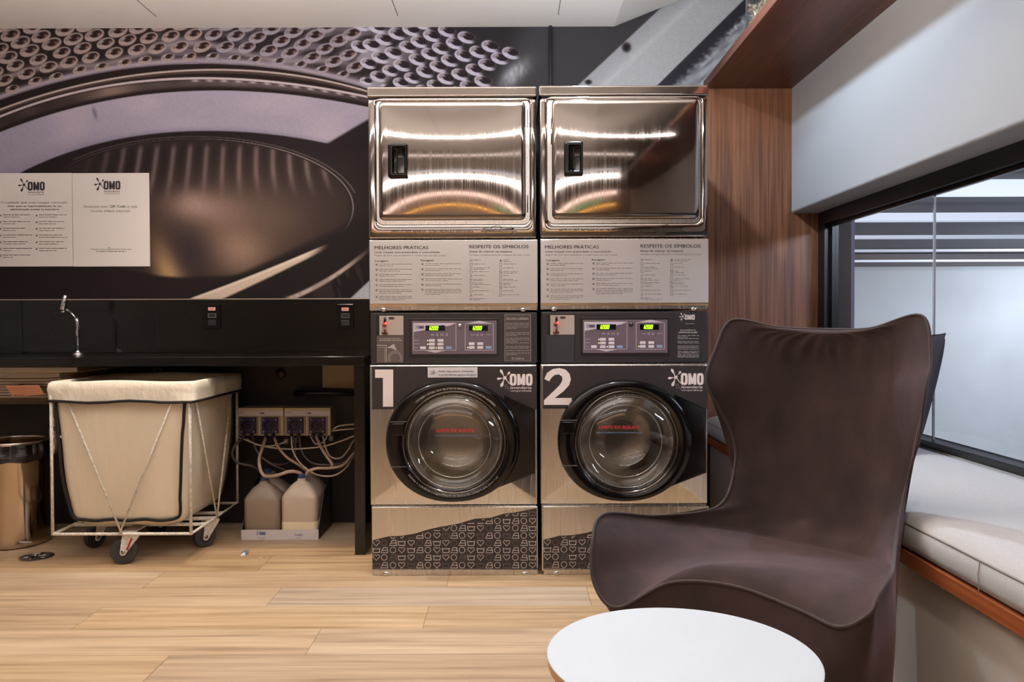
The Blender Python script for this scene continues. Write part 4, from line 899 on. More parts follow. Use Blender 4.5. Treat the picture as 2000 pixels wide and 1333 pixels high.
    for k in range(3):
        a = R_(90+120*k+12); c, s = math.cos(a), math.sin(a)
        p = [(gx+c*.243-s*w_, gz+s*.243+c*w_) for w_ in (-.03, .03)]+[(gx+c*.18, gz+s*.18)]
        MB().prism(p, DM+.12, DM+.42).build('drum_paddle', dm_, drum)
    MB().lathe((gx, DM+.005, gz), [(.188, 0), (.176, .01), (.178, .03), (.19, .05)], 64, 'Y').build('door_gasket', mat('grey_gasket', (60, 56, 54), .5), t, smooth=True)
    # ---- base panel with the pattern of laundry symbols
    MB().box2(X(727), Y(990), X(1050.5), Y(1113), DM-.001, DM+.012).build('base_panel', STEEL, t, bevel=.003)
    MB().box2(X(727.5), Y(1113.4), X(1050.5), Y(1125), DM+.002, DM+.016).build('kick_strip', STEEL, t, bevel=.002)
    for sx in (754, 1026):
        cx_, cz_ = U(X(sx), Y(1122), DM); MB().lathe((cx_, DM+.004, cz_), [(.0165, 0), (.015, -.003), (.010, -.005), (0.0005, -.0055)], 24, 'Y', sy=.6).build('kick_boss', STEEL, t, smooth=True)
    edge = [(727.5, 1056), (758, 1048.5), (785, 1047), (812, 1042.5), (835, 1035), (858, 1030), (893, 1024), (927, 1014), (958, 1012), (984, 1004), (1003, 1002), (1048.5, 993.5)]
    Dp = DM-.001
    mb = MB()
    for (a, b), (c_, d2) in zip(edge[:-1], edge[1:]): mb.poly2([(X(a), Y(b)), (X(c_), Y(d2)), (X(c_), Y(1112)), (X(a), Y(1112))], Dp, .0005)
    mb.build('base_vinyl', DECAL, t)
    lim = lambda x: float(np.interp(x-dx, [e[0] for e in edge], [e[1] for e in edge]))+dy+1.5
    b1, b2 = MB(), MB()
    xs_ = [735, 750.5, 767.5, 784.5, 803, 819.5, 835.5, 853.5, 871, 886.5, 902.5, 920, 938.5, 955, 971.5, 989.5, 1006.5, 1023, 1040]
    S4 = 'TAOH'; rows_ = [('TAOHTAOHTAOHTAOTAOH', 1104.5), ('HOATHOATHOATHOAHOAT', 1089.3), ('TAOHTAOHTAOHTAOTAOH', 1075), ('HOATHOATHOATHOAHOAT', 1061), ('TAOHTAOHTAOHTAOTAOH', 1046.5), ('HOATHOATTHOATHOAHOAT'[:8]+'HOATHOAHOAT', 1032), ('TAOHTAOHTOHTTAOTAOH', 1018), ('HOATHOATHOATHOAHOAT', 1003)]
    def seg(mbx, P, closed=False):
        n_ = len(P)
        for i in range(n_ if closed else n_-1):
            a, b = P[i], P[(i+1) % n_]
            if a[1] > lim(a[0]) and b[1] > lim(b[0]): mbx.stroke2([a, b], 1.15, Dp, .001)
    for r, (sq_, yy) in enumerate(rows_):
        for k, (ch, xx) in enumerate(zip(sq_, xs_)):
            dim = (r in (0, 4) and ch == 'T') or (r in (1, 3) and ch == 'O' and k % 8 in (5,)) or (r == 3 and ch == 'O') or (r == 1 and ch == 'A' and k % 8 == 2) or (r == 5 and k == 13) or (r == 7 and k == 18)
            m_ = b2 if dim else b1; x_, y_ = X(xx), Y(yy)
            if ch == 'O': seg(m_, [(x_+5.6*math.cos(a), y_+5.6*math.sin(a)) for a in np.linspace(0, 2*math.pi, 19)[:-1]], True)
            elif ch == 'H': seg(m_, heart(x_, y_, 6.3), True)
            elif ch == 'A':
                for i, pl in enumerate(iron(x_, y_, 7)): seg(m_, pl, i == 0)
            else:
                for pl in tub(x_, y_, 6.9): seg(m_, pl)
    b1.build('laundry_symbols', mat('symbol_print', (208, 196, 188), .5), t); b2.build('faded_symbols', mat('faded_symbol_print', (104, 94, 90), .5), t)
    return t
machine(0, 0, 1, 'stainless stacked washer and dryer with a big white 1, beside the black counter')
machine(334, -1.2, 2, 'stainless stacked washer and dryer with a big white 2, beside the walnut panel')
#===PART4===
# ================================================================== counter, splashback, sockets, posters
ct = thing('countertop', 'long black granite counter with a leg, over the laundry cart', 'counter', (-1.9, 3.9, 0))
MB().box(XL+.03, -.655, 3.63, 4.215, .846, .886).build('slab', GRAN, ct, bevel=.002)
MB().box(-.703, -.655, 3.632, 4.215, 0, .846).build('leg', GRAN, ct, bevel=.002)
MB().box(XL+.03, U(43, 687, 4.17)[0], 4.168, 4.192, .8865, .894).build('rear_curb', GRAN, ct, bevel=.001)
sp = thing('splashback', 'speckled black granite splashback of three slabs above the counter', 'splashback', (-1.9, 4.2, .886))
xj = [XL, U(44, 640, 4.195)[0], U(304, 640, 4.195)[0], -.535]
for a, b in zip(xj[:-1], xj[1:]): MB().box(a+.0012, b-.0012, 4.195, 4.2285, .8865, 1.1575).build('stone_slab', GRAN, sp, bevel=.001)
MB().box(XL, -.535, 4.20, 4.2285, .8865, 1.157).build('joint_filler', mat('pale_grout', (104, 92, 82), .7), sp)
def socket(x0, y0, x1, y1, label, slant=0):
    D = 4.187; a, b = U(x0, y1, D), U(x1, y0, D)
    t = thing('wall_socket', label, 'socket', ((a[0]+b[0])/2, 4.195, (a[1]+b[1])/2), 'black sockets on the splashback')
    MB().box2(x0, y0, x1, y1, D, 4.195).build('cover_plate', BLACKP, t, bevel=.002)
    xm = (x0+x1)/2
    MB().box2(xm-7.5, y0+6.5, xm+6.5, y0+13, D-.0008, D).build('voltage_label', mat('pink_label', (206, 150, 138), .5), t)
    mb = MB(); text(mb, '220V', xm-5.5, y0+11.6, 3.6, D-.0009, .0004, width=10); mb.build('label_lettering', mat('red_brown_ink', (150, 66, 60), .5), t)
    fr = MB()
    for q in ((xm-8, y0+18, xm+8, y0+19.2), (xm-8, y0+26, xm+8, y0+27.2), (xm-8, y0+18, xm-6.8, y0+27.2), (xm+6.8, y0+18, xm+8, y0+27.2)): fr.box2(*q, D-.003, D)
    fr.build('outlet_rim', mat('grey_rim', (92, 92, 92), .3), t)
    MB().box2(xm-6.8, y0+19, xm+6.8, y0+26, D-.001, D).build('outlet', BLACKM, t)
    MB().box2(xm-8, y0+31, xm+8, y0+42, D-.002, D).build('lower_outlet', BLACKM, t, bevel=.001)
socket(398, 594, 430, 642, 'black wall socket with a pink label above the middle of the counter')
socket(659, 594.5, 690, 641, 'black wall socket with a pink label beside the machine numbered 1')
# posters
def poster(x0, y0, x1, y1, label, kind):
    D = YW-.004; a, b = U(x0, y1, D), U(x1, y0, D)
    t = thing('wall_notice', label, 'poster', ((a[0]+b[0])/2, YW, a[1]))
    MB().box2(x0, y0, x1, y1, D, YW-.002).build('sheet', PAPER, t); D2 = D; mb = MB(); c = (x0+x1)/2; o = .0006
    if kind == 0:
        omo(mb, 35, 348.5, .75, D2, o); text(mb, 'O cuidado que suas roupas merecem', 1.5, 397.8, 4.6, D2, o, width=130); text(mb, 'Saiba quais as responsabilidades da sua', 15, 404.5, 3.6, D2, o, .022, width=105); text(mb, 'administração predial na lavanderia', 20, 410.8, 3.6, D2, o, .022, width=95)
        for k in range(7):
            y = 420+k*13.1; tick_mark(mb, 1.5, y+1, 2.6, D2, o); micro(mb, 6, y, 6+random.uniform(44, 60), D2, 1.5, o); micro(mb, 6, y+4.5, 6+random.uniform(15, 56), D2, 1.2, o)
            if k < 6: tick_mark(mb, 72, y+1, 2.6, D2, o); micro(mb, 76, y, 76+random.uniform(46, 59), D2, 1.4, o); micro(mb, 76, y+4.5, 76+random.uniform(30, 56), D2, 1.3, o)
    else:
        omo(mb, 183.5, 347, .74, D2, o); text(mb, 'Escaneie este', 164.5, 405.6, 4.4, D2, o, width=46); text(mb, 'QR Code', 214.5, 405.6, 4.6, D2, o, .02, width=31); text(mb, 'e veja', 249, 405.6, 4.4, D2, o, width=19)
        text(mb, 'nossos vídeos tutoriais', 177.5, 414.2, 4.4, D2, o, width=77)
        text(mb, 'Clique no ícone', 177.5, 488.3, 2.6, D2, o, .012, width=31); mb.stroke2([(211, 484), (215, 484), (215, 488.5), (211, 488.5)], .7, D2, o, True); micro(mb, 217, 487, 257, D2, 1.2, o); micro(mb, 188, 491.5, 213, D2, 1.3, o); micro(mb, 214, 491.5, 247, D2, 1.6, o)
    mb.build('printed_text', INK, t)
poster(-6, 338, 140.2, 521, 'white notice with two columns of small rules, cut off by the left of the view', 0)
poster(143.4, 338, 291, 521, 'white notice with a logo and little text, right one of two on the wall picture', 1)

# ================================================================== tap, sink
t = thing('tap', 'small chrome goose-neck tap standing on the black counter', 'tap', (U(152, 692, 4.0)[0], 4.0, .886))
D = 4.0; P = lambda x, y, d=D: (U(x, y, d)[0], d, U(x, y, d)[1])
bx, _, _ = P(152, 690)
MB().lathe((bx, D, .886), [(.024, 0), (.024, .004), (.014, .008), (.009, .016), (.008, .02)], 24).build('base_flange', CHROME, t, smooth=True)
MB().tube([(bx, D, .90), (bx, D, 1.0), P(152.5, 640), P(151, 628), P(148.5, 623)], [.0085, .0085, .0075, .0085, .009], 14).build('riser', CHROME, t, smooth=True)
MB().tube([P(149, 624), P(143, 616), P(136, 609), P(130, 606, 3.97)], .0045, 12).build('neck', CHROME, t, smooth=True)
hx = P(122.5, 607, 3.96); tx = P(127.5, 579, 3.96)
MB().tube([hx, P(123, 604, 3.96), P(125.5, 590, 3.96), tx, P(127.8, 577, 3.96)], [.0125, .0145, .0125, .0095, .006], 20).build('lever_body', CHROME, t, smooth=True)
MB().tube([P(120, 609.5, 3.96), P(126.5, 609.8, 3.96)], .006, 12).build('aerator', CHROME, t, smooth=True)
# sink tub under the counter, ribbed front
SKM = mat('sink_steel', (176, 158, 138), .33, .75)
t = thing('sink', 'ribbed steel laundry sink hanging under the left end of the counter', 'sink', (-2.35, 3.8, .65))
prof = [(3.70, .846), (3.70, .80)]
zz = .80
mb = MB(); pr = [(3.69, .846), (3.69, .792)]
for k in range(7):
    z = .788-k*.0135; y_ = 3.70+k*.012; pr += [(y_, z), (y_-.005, z-.002), (y_-.005, z-.0085), (y_+.011, z-.009), (y_+.011, z-.0128)]
pr += [(3.80, .682), (3.83, .662), (3.90, .652), (4.15, .655), (4.15, .846)]
MB().box(-3.1, -1.955, 3.68, 4.16, .815, .8455).build('flange', SKM, t, bevel=.008)
xr = [-3.1, -3.06, -2.12, -2.05, -2.02]; rings_ = []
for i, xx in enumerate(xr):
    k = {0: .86, 1: 1, 2: 1, 3: .93, 4: .7}[i]; rings_.append([(xx, 3.93+(y_-3.93)*k, .846+(z-.846)*k) for y_, z in pr])
mb.rings(rings_, close=True, cap0=True, cap1=True); mb.build('basin', SKM, t, smooth=True, auto=35)
st = MB(); q = [(10, 754), (76, 752.5), (87, 771), (25, 775)]
D = 3.715; st.poly2([(q[0]), (q[1]), (q[2]), (q[3])], D-.022, 0); so = st.build('maker_sticker', mat('orange_sticker', (200, 132, 94), .5), t)
mb = MB(); [mb.stroke2([(12+a, 758+b), (76+a, 756.5+b)], .6, D-.022, .001) for a, b in ((2, 1), (4, 5), (7, 9), (9, 13))]; mb.poly2([(35, 750.8), (48, 750.4), (48, 752.6), (35, 753)], D-.022, .001); micro(mb, 28, 773, 48, D-.022, 1.6, .0012); mb.build('sticker_lettering', INK, so)
t2 = thing('drain_trap', 'small chrome bottle trap hanging behind the left post of the laundry cart', 'pipe', (U(107, 850, 4.05)[0], 4.05, .45))
a = U(105, 850, 4.05)[0]
MB().lathe((a, 4.05, 0), [(.012, .648), (.012, .585), (.02, .58), (.022, .56), (.016, .553), (.016, .52), (.024, .515), (.024, .49)], 20).build('upper_pipe', CHROME, t2, smooth=True)
MB().lathe((a, 4.05, 0), [(.023, .49), (.027, .48), (.027, .40), (.018, .392), (.0005, .39)], 20).build('cup', CHROME, t2, smooth=True)
MB().tube([(a, 4.05, .475), (a+.05, 4.1, .475), (a+.08, 4.225, .475)], .012, 12).build('outlet_pipe', CHROME, t2, smooth=True)

# ================================================================== laundry cart
t = thing('laundry_cart', 'cream canvas laundry cart on a white wire frame with castors', 'laundry cart', (-1.67, 3.79, 0))
x0, x1, y0, y1, zb, zt = -1.968, -1.376, 3.49, 4.085, .135, .785
FR = WIRE; r = .0065
def rod(name, pts, r_=r, m=FR): return MB().tube(pts, r_, 10).build(name, m, t, smooth=True)
MB().tube([(x0, y0, zb), (x1, y0, zb), (x1, y1, zb), (x0, y1, zb)], r, 10, closed=True).build('base_frame', FR, t, smooth=True)
MB().tube([(x0, y0, zt-.012), (x1, y0, zt-.012), (x1, y1, zt-.012), (x0, y1, zt-.012)], r, 10, closed=True).build('top_frame', FR, t, smooth=True)
for a, b in ((x0, y0), (x1, y0), (x1, y1), (x0, y1)): rod('corner_post', [(a, b, zb), (a, b, zt-.01)])
for k in (.28, .46, .64): rod('cross_slat', [(x0, y0+(y1-y0)*k, zb), (x1, y0+(y1-y0)*k, zb)], .008)
MB().box(-1.70, -1.64, y0+.01, y1-.01, zb-.008, zb-.002).build('castor_rail', FR, t); MB().box(x0+.01, x1-.01, 3.76, 3.82, zb-.008, zb-.002).build('castor_rail', FR, t)
xm, ym_ = (x0+x1)/2-.01, (y0+y1)/2
for (px, py), (q1, q2) in (((xm, y0-.004), ((x0+.05, y0+.002), (x1-.055, y0+.002))), ((x1+.004, ym_), ((x1-.002, y0+.05), (x1-.002, y1-.05))), ((x0-.004, ym_), ((x0+.002, y0+.05), (x0+.002, y1-.05))), ((xm, y1+.004), ((x0+.05, y1-.002), (x1-.05, y1-.002)))):
    for q in (q1, q2): rod('brace', [(q[0], q[1], zt-.03), (px+(.012 if q is q1 else -.0)*(py < 3.6), py, zb)], .0042)
# canvas bag: front face outlined with black binding
def bag_ring(k, z, r_, inset_b=0):
    """rounded rectangle at height fraction"""
    xa, xb_, ya, yb = x0+.012+.042*k, x1-.012-.038*k, y0+.012+.028*k, y1-.012-.028*k
    P = []; n = 6
    for (cx_, cy_, a0) in ((xb_-r_, yb-r_, 0), (xa+r_, yb-r_, 90), (xa+r_, ya+r_, 180), (xb_-r_, ya+r_, 270)):
        for i in range(n+1):
            a = R_(a0+90*i/n); P.append((cx_+r_*math.cos(a), cy_+r_*math.sin(a)))
    out = []
    m = len(P)
    for i in range(m):
        a, b = P[i], P[(i+1) % m]; L_ = math.hypot(b[0]-a[0], b[1]-a[1]); ns = 12 if L_ > .2 else 1
        for j in range(ns): out.append((a[0]+(b[0]-a[0])*j/ns, a[1]+(b[1]-a[1])*j/ns, z))
    return out
R3 = random.Random(11)
rg = []
for k in np.linspace(0, 1, 15):
    z = zt-.02-(zt-.02-.205)*k; ring = []
    for (a, b, c_) in bag_ring(k**1.15, z, .02+.02*k):
        cxm, cym = xm+.01, ym_; bul = .012*math.sin(math.pi*k)+.007*math.sin(a*23+b*17+k*5)*k*(1-k)*3
        d = math.hypot(a-cxm, b-cym); ring.append((a+(a-cxm)/d*bul, b+(b-cym)/d*bul, c_))
    rg.append(ring)
for k, zz in ((1.25, .180), (1.8, .163), (2.8, .153), (4.4, .150)): rg.append([(a, b, zz) for a, b, _ in bag_ring(k, zz, .05)])
MB().rings(rg, cap1=True).build('canvas_bag', CANVAS, t, smooth=True)
inr = [[(xm+.01+(a-xm-.01)*.985, ym_+(b-ym_)*.985, c_) for a, b, c_ in rg[i]] for i in (0, 4, 9, 14)]; inr = [[(a, b, zt-.006) for a, b, c_ in inr[0]]]+inr
MB().rings(inr[::-1], cap0=True).build('bag_lining', CANVASI, t, smooth=True)
# rolled-over flap
fl_ = []
for j, (off, z) in enumerate(((-.012, zt-.01), (-.004, zt+.004), (.006, zt+.006), (.016, zt-.002), (.0185, zt-.03), (.017, zt-.058), (.018, zt-.082))):
    ring = []
    for i, (a, b, _) in enumerate(bag_ring(-.15, 0, .022)):
        cxm, cym = xm+.01, ym_; sx = 1 if a > cxm else -1; ex = 0
        nx_ = ((off+(.016 if sx > 0 else .006)) if abs(a-cxm)/(x1-x0) > .46 else 0)*sx; ny_ = (off if abs(b-cym)/(y1-y0) > .46 else 0)*(1 if b > cym else -1)
        wr = (.0045*math.sin(a*61+j*1.3)+.003*math.sin(a*97+b*40-j))*(j > 3)
        ring.append((a+nx_, b+ny_+(wr if b < 3.6 else 0), z+(.004*math.sin(a*19+1) if j == 6 else 0)+.003*math.sin(a*14)*(j < 4)))
    fl_.append(ring)
MB().rings(fl_).build('bag_flap', CANVASF, t, smooth=True)
rr_ = [(a, b-.003 if b < 3.6 else b, c_) for a, b, c_ in fl_[-1]]
MB().tube(rr_, .0058, 8, closed=True).build('flap_binding', BLACKT, t, smooth=True)
# binding round the front panel and along the back edge of the side
fp = []
fr_ = lambda k, side: min(rg[k], key=lambda p: abs(p[0]-side)+abs(p[1]-3.45))
L_, Rr = [], []
for k in range(0, 15):
    ring = rg[k]; xs_ = [p for p in ring if p[1] < 3.56]; ymin = min(p[1] for p in xs_)
    L_.append((min(p[0] for p in xs_ if p[1] < ymin+.05)+.004, ymin-.0015+.006*k/14, ring[0][2])); Rr.append((max(p[0] for p in xs_ if p[1] < ymin+.03)-.012, ymin-.0015, ring[0][2]))
bl, br = L_[-1], Rr[-1]
bot = [(bl[0]+.02, bl[1]-.001, bl[2]-.017)]+[(bl[0]+(br[0]-bl[0])*k, bl[1]-.006, bl[2]-.02+.003*math.sin(k*21)) for k in np.linspace(.1, .9, 12)]+[(br[0]-.02, br[1]-.001, br[2]-.014)]
pth = L_+bot+Rr[::-1]
pth = [tuple(p) for p in cr_spline(pth, 3)]
MB().tube(pth, .0065, 8).build('panel_binding', BLACKT, t, smooth=True)
sb_ = []
for k in range(0, 15):
    ring = rg[k]; mx_ = max(p[0] for p in ring); my_ = max(p[1] for p in ring); sb_.append((mx_+.001, my_-.035, ring[0][2]))
MB().tube(sb_, .0055, 8).build('side_binding', BLACKT, t, smooth=True)
# castors
def castor(cx_, cy_, ang, main=False):
    h = thing('castor', None, None); h.parent = t; h.location = Vector((cx_, cy_, 0))-t.location; del_ = None
    rw = .056 if main else .050; c, s = math.cos(R_(ang)), math.sin(R_(ang))
    ox, oy = cx_-c*.03, cy_-s*.03
    # wheel: axle horizontal, perpendicular to heading
    nx_, ny_ = -s, c; mb = MB(); rr2 = []
    for rad, off in ((.0005, -.013), (rw*.55, -.013), (rw*.6, -.0155), (rw*.93, -.0155), (rw, -.009), (rw, .009), (rw*.93, .0155), (rw*.6, .0155), (rw*.55, .013), (.0005, .013)):
        rr2.append([(ox+nx_*off+c*rad*math.cos(a), oy+ny_*off+s*rad*math.cos(a), rw+rad*math.sin(a)) for a in np.linspace(0, 2*math.pi, 41)[:-1]])
    mb.rings(rr2); mb.build('wheel', RUBBER, h, smooth=True, auto=40)
    for sgn in (-1, 1):
        off = .021*sgn; mb = MB(); p3 = lambda u, z, o_: (cx_+c*u+nx_*o_, cy_+s*u+ny_*o_, z)
        A = [(-.043, rw-.008), (-.036, rw-.016), (-.024, rw-.016), (-.017, rw-.006), (.032, zb-.018), (.032, zb-.008), (-.032, zb-.008), (-.036, zb-.03)]
        mb.add([p3(u, z, off) for u, z in A]+[p3(u, z, off+.003*sgn) for u, z in A], [tuple(range(8)), tuple(range(15, 7, -1))]+[(i, (i+1) % 8, (i+1) % 8+8, i+8) for i in range(8)])
        mb.build('fork_plate', FR, h)
        if main and sgn == -1 or (main and sgn == 1):
            q = [(-.018, rw+.008), (-.010, rw+.004), (.010, zb-.024), (.002, zb-.020)]; o_ = off+.0036*sgn
            MB().add([p3(u, z, o_) for u, z in q], [(0, 1, 2, 3)]).build('brake_label', mat('red_label', (170, 50, 38), .5), h)
        mb = MB(); mb.tube([p3(-.03, rw, off-.001*sgn), p3(-.03, rw, off+.006*sgn)], .0085, 12); mb.build('axle_bolt', STEEL2, h, smooth=True)
    MB().lathe((cx_, cy_, 0), [(.026, zb-.009), (.026, zb-.004), (.018, zb-.001)], 20, cap0=True, cap1=True).build('swivel_plate', FR, h)
castor(xm+.035, 3.525, 12, True)
castor(x1-.03, 3.80, 40); castor(x0+.05, 3.80, 60); castor(xm-.05, 4.04, 60)

# ================================================================== bin
t = thing('pedal_bin', 'round polished steel bin with a dark liner under the sink', 'bin', (-2.36, 3.86, 0))
cx_, cy_ = -2.362, 3.86
MB().lathe((cx_, cy_, 0), [(.135, .0), (.15, .006), (.151, .02), (.150, .03), (.1505, .40), (.152, .405), (.152, .478), (.149, .486), (.143, .486), (.142, .47), (.14, .05), (.0005, .04)], 64, cap0=True).build('body', mat('polished_bin_steel', (196, 176, 154), .13, 1), t, smooth=True, auto=40)
ln = []
for j, (r_, z) in enumerate(((.146, .35), (.1545, .478), (.1545, .412), (.1555, .398))):
    ln.append([(cx_+(r_+(.0022*math.sin(9*a+j)+.0016*math.sin(23*a+2*j))*(j > 1))*math.cos(a), cy_+(r_+(.0022*math.sin(9*a+j))*(j > 1))*math.sin(a), z-(.004*math.sin(7*a) if j == 3 else 0)) for a in np.linspace(0, 2*math.pi, 97)[:-1]])
MB().rings(ln).build('bin_liner', mat('dark_bag_plastic', (38, 28, 24), .35, bump=(40, .8, (1, 1, 4)), bdist=.004), t, smooth=True)
MB().lathe((cx_, cy_, .482), [(.1565, 0), (.158, .004), (.1565, .008), (.150, .009), (.147, .004), (.150, 0)], 64).build('rim', CHROME, t, smooth=True)
MB().box(cx_+.10, cx_+.155, cy_-.12, cy_-.10, .03, .036).build('pedal', CHROME, t, bevel=.002)
# floor drain
t = thing('floor_drain', 'round steel drain cover in the floor in front of the bin', 'drain', (-2.115, 3.62, 0))
DRM = mat('drain_steel', (150, 142, 132), .3, 1)
MB().lathe((-2.115, 3.62, 0), [(.070, .0), (.070, .003), (.058, .004), (.057, .002)], 40).build('ring', DRM, t, smooth=True, auto=40)
MB().lathe((-2.115, 3.62, 0), [(.0575, .0015), (.0005, .0016)], 40).build('grate', mat('dull_grate', (120, 112, 104), .4, .8), t)
for i in range(6):
    a = math.pi/3*i; MB().tube([(-2.115+.012*math.cos(a), 3.62+.012*math.sin(a), .0032), (-2.115+.036*math.cos(a+.5), 3.62+.036*math.sin(a+.5), .0034), (-2.115+.055*math.cos(a+.6), 3.62+.055*math.sin(a+.6), .0032)], .004, 6).build('grate_bar', DRM, t, smooth=True)
# litter
D = 3.66; a = U(478, 1080, D)[0]
o = MB().add([(a-.012, 3.63, .0008), (a+.012, 3.632, .001), (a+.02, 3.675, .016), (a-.004, 3.68, .012), (a-.01, 3.655, .010), (a+.004, 3.645, .013)], [(0, 1, 5, 4), (1, 2, 5), (4, 5, 2, 3)]).build('foil_scrap', mat('foil', (176, 180, 186), .3, .6)); tag(o, 'crumpled silver foil scrap on the planks in front of the detergent tray', 'litter')
a = U(511, 1092, 3.6)[0]; o = MB().lathe((a, 3.585, 0), [(.006, 0), (.007, .002), (.0005, .004)], 10).build('paper_crumb', PAPER); tag(o, 'tiny white crumb on the floor nearer than the foil scrap', 'litter')

# ================================================================== dosing pumps, hoses, jugs
PB = mat('pump_housing', (196, 178, 152), .45); NAVY = mat('navy_pump_head', (34, 26, 74), .3)
def hose(par, pts, r_, m, D0=4.0):
    P = [(U(440+p[0]/3.333, 700+p[1]/3.333, p[2] if len(p) > 2 else D0)) + ((p[2] if len(p) > 2 else D0),) for p in pts]
    P = [(a[0], a[2], a[1]) for a in P]
    MB().tube([tuple(p) for p in cr_spline(P, 5)], r_, 8).build('hose', m, par, smooth=True)
HB = mat('beige_hose', (186, 158, 138), .4); HG = mat('smoky_hose', (92, 78, 78), .3); HW = mat('white_hose', (206, 190, 170), .35)
def pump(x0, x1, y0, y1, label, hx):
    D = 4.10; a, b = U(x0, y1, D), U(x1, y0, D)
    t = thing('dosing_pump', label, 'pump', ((a[0]+b[0])/2, 4.2, a[1]), 'dosing pumps under the counter')
    MB().box2(x0, y0, x1, y1, D, YW-.001).build('housing', PB, t, bevel=.003)
    MB().box2(x0+1, y0+6, x1-1, y0+16, D-.0012, D).build('label_strip', mat('label_strip', (214, 204, 206), .45), t)
    mb = MB(); xm_ = (x0+x1)/2
    mb2 = MB(); omo(mb2, xm_-3.5, y0+7.2, .16, D, .002, sub=False); mb2.build('label_logo', mat('blue_print', (52, 80, 140), .4), t)
    micro(mb, x0+3, y0+9.2, x0+14, D, 1.2, .002); mb.build('label_words', INK, t)
    for k, hx_ in enumerate(hx):
        hd = MB().box2(hx_-15.5, y0+19.5, hx_+15.5, y0+50.5, D-.018, D-.002).build('pump_head', NAVY, t, bevel=.003)
        MB().box2(hx_-18.5, y0+17, hx_+21, y0+54, D-.003, D).build('head_plate', mat('head_plate', (150, 132, 112), .5), t)
        ccx, ccz = U(hx_, y0+35, D-.018)
        MB().lathe((ccx, D-.018, ccz), [(.029, 0), (.029, -.005), (.022, -.006), (.020, -.003), (.010, -.003), (.009, -.006), (.0005, -.006)], 28, 'Y').build('rotor_cover', mat('navy_rotor', (26, 20, 56), .22), hd, smooth=True, auto=35)
        for i in (-1, 1):
            for j in (-1, 1):
                sx, sz = U(hx_+i*11.8, y0+35+j*11.8, D-.018); MB().lathe((sx, D-.018, sz), [(.004, 0), (.004, -.002), (.0005, -.003)], 12, 'Y').build('screw', mat('pale_screw', (214, 206, 206), .3, .4), hd, smooth=True)
        for i in (-1, 1):
            nx_, nz_ = U(hx_+i*7, y0+50, D-.01); MB().tube([(nx_, D-.01, nz_+.003), (nx_, D-.01, nz_-.03)], .0085, 10).build('hose_nut', BLACKM, hd, smooth=True)
    return t
S_ = 1/3.333
p1 = pump(464.5, 553.5, 797, 852, 'beige twin dosing pump with navy heads, left of the two and nearer the cart', (483.5, 526.5))
p2 = pump(555.5, 645.5, 797, 852, 'beige twin dosing pump with navy heads, right of the two and nearer the counter leg', (576, 619))
hose(p1, [(128, 500, 4.09), (105, 530, 4.06), (62, 570, 4.03), (45, 625, 4.02), (78, 680, 4.03), (165, 700, 4.05), (215, 728, 4.08), (255, 760, 4.1)], .0065, HG)
hose(p1, [(178, 500, 4.09), (190, 570, 4.05), (225, 635, 4.03), (285, 680, 4.03), (350, 713, 4.05), (430, 748, 4.08)], .0055, HG)
hose(p1, [(262, 520, 4.09), (240, 590, 4.03), (222, 650, 3.98), (228, 725, 3.95), (262, 768, 3.94), (340, 762, 3.93), (420, 738, 3.93), (480, 745, 3.95), (500, 765, 3.97)], .0085, HB)
hose(p1, [(320, 520, 4.09), (345, 580, 4.05), (400, 645, 4.03), (470, 690, 4.02), (540, 742, 4.04)], .007, HB)
hose(p1, [(85, 515, 4.09), (150, 540, 4.06), (250, 575, 4.05), (400, 592, 4.05), (520, 588, 4.05), (640, 575, 4.06), (740, 545, 4.08), (830, 510, 4.1), (930, 470, 4.15)], .0038, HW)
hose(p1, [(140, 525, 4.09), (200, 562, 4.07), (300, 572, 4.06), (385, 548, 4.08), (410, 530, 4.1)], .0035, HW)
hose(p2, [(430, 505, 4.09), (440, 600, 4.03), (485, 680, 4.0), (560, 742, 3.98), (640, 768, 3.98), (720, 760, 4.0), (790, 710, 4.04), (835, 640, 4.1), (930, 560, 4.18)], .0042, HW)
hose(p2, [(440, 500, 4.09), (457, 590, 4.06), (440, 655, 4.07), (385, 690, 4.09), (300, 690, 4.11)], .005, HG)
hose(p2, [(482, 500, 4.09), (498, 610, 4.05), (560, 680, 4.03), (640, 695, 4.03), (730, 690, 4.05), (835, 655, 4.1), (930, 600, 4.18)], .0055, HG)
hose(p2, [(590, 505, 4.09), (620, 575, 4.05), (660, 640, 4.02), (695, 690, 4.0), (690, 712, 3.98)], .0075, HB)
hose(p2, [(635, 505, 4.09), (655, 590, 4.05), (690, 645, 4.04), (750, 650, 4.05), (800, 600, 4.08), (835, 540, 4.12), (930, 440, 4.2)], .005, HB)
hose(p2, [(525, 765, 3.97), (545, 735, 3.95), (600, 718, 3.95), (690, 716, 3.98), (770, 695, 4.02), (835, 625, 4.1), (930, 540, 4.18)], .0078, HB)
hose(p2, [(700, 470, 4.12), (730, 445, 4.1), (790, 434, 4.12), (860, 428, 4.15), (940, 410, 4.2)], .0042, HW)
hose(p2, [(690, 475, 4.12), (760, 466, 4.12), (850, 460, 4.15), (940, 452, 4.2)], .0042, HW)
hose(p2, [(555, 510, 4.09), (590, 560, 4.07), (640, 545, 4.07), (665, 505, 4.09)], .0035, HW)
hose(p2, [(840, 260, 4.2), (890, 215, 4.19), (940, 192, 4.19)], .004, HW)
for sx, sy in ((560, 862), (578, 860), (648, 856)):
    a = U(sx, sy, 4.12); o = MB().box(a[0]-.011, a[0]+.011, 4.10, YW-.001, a[1]-.013, a[1]+.013).build('cable_box', mat('grey_clip', (120, 112, 104), .5), bevel=.002)
    tag(o, {560: 'small grey junction box below the gap between the dosing pumps', 578: 'small grey junction box below the right dosing pump', 648: 'small pale valve at the lower right corner of the right dosing pump'}[sx], 'junction box')
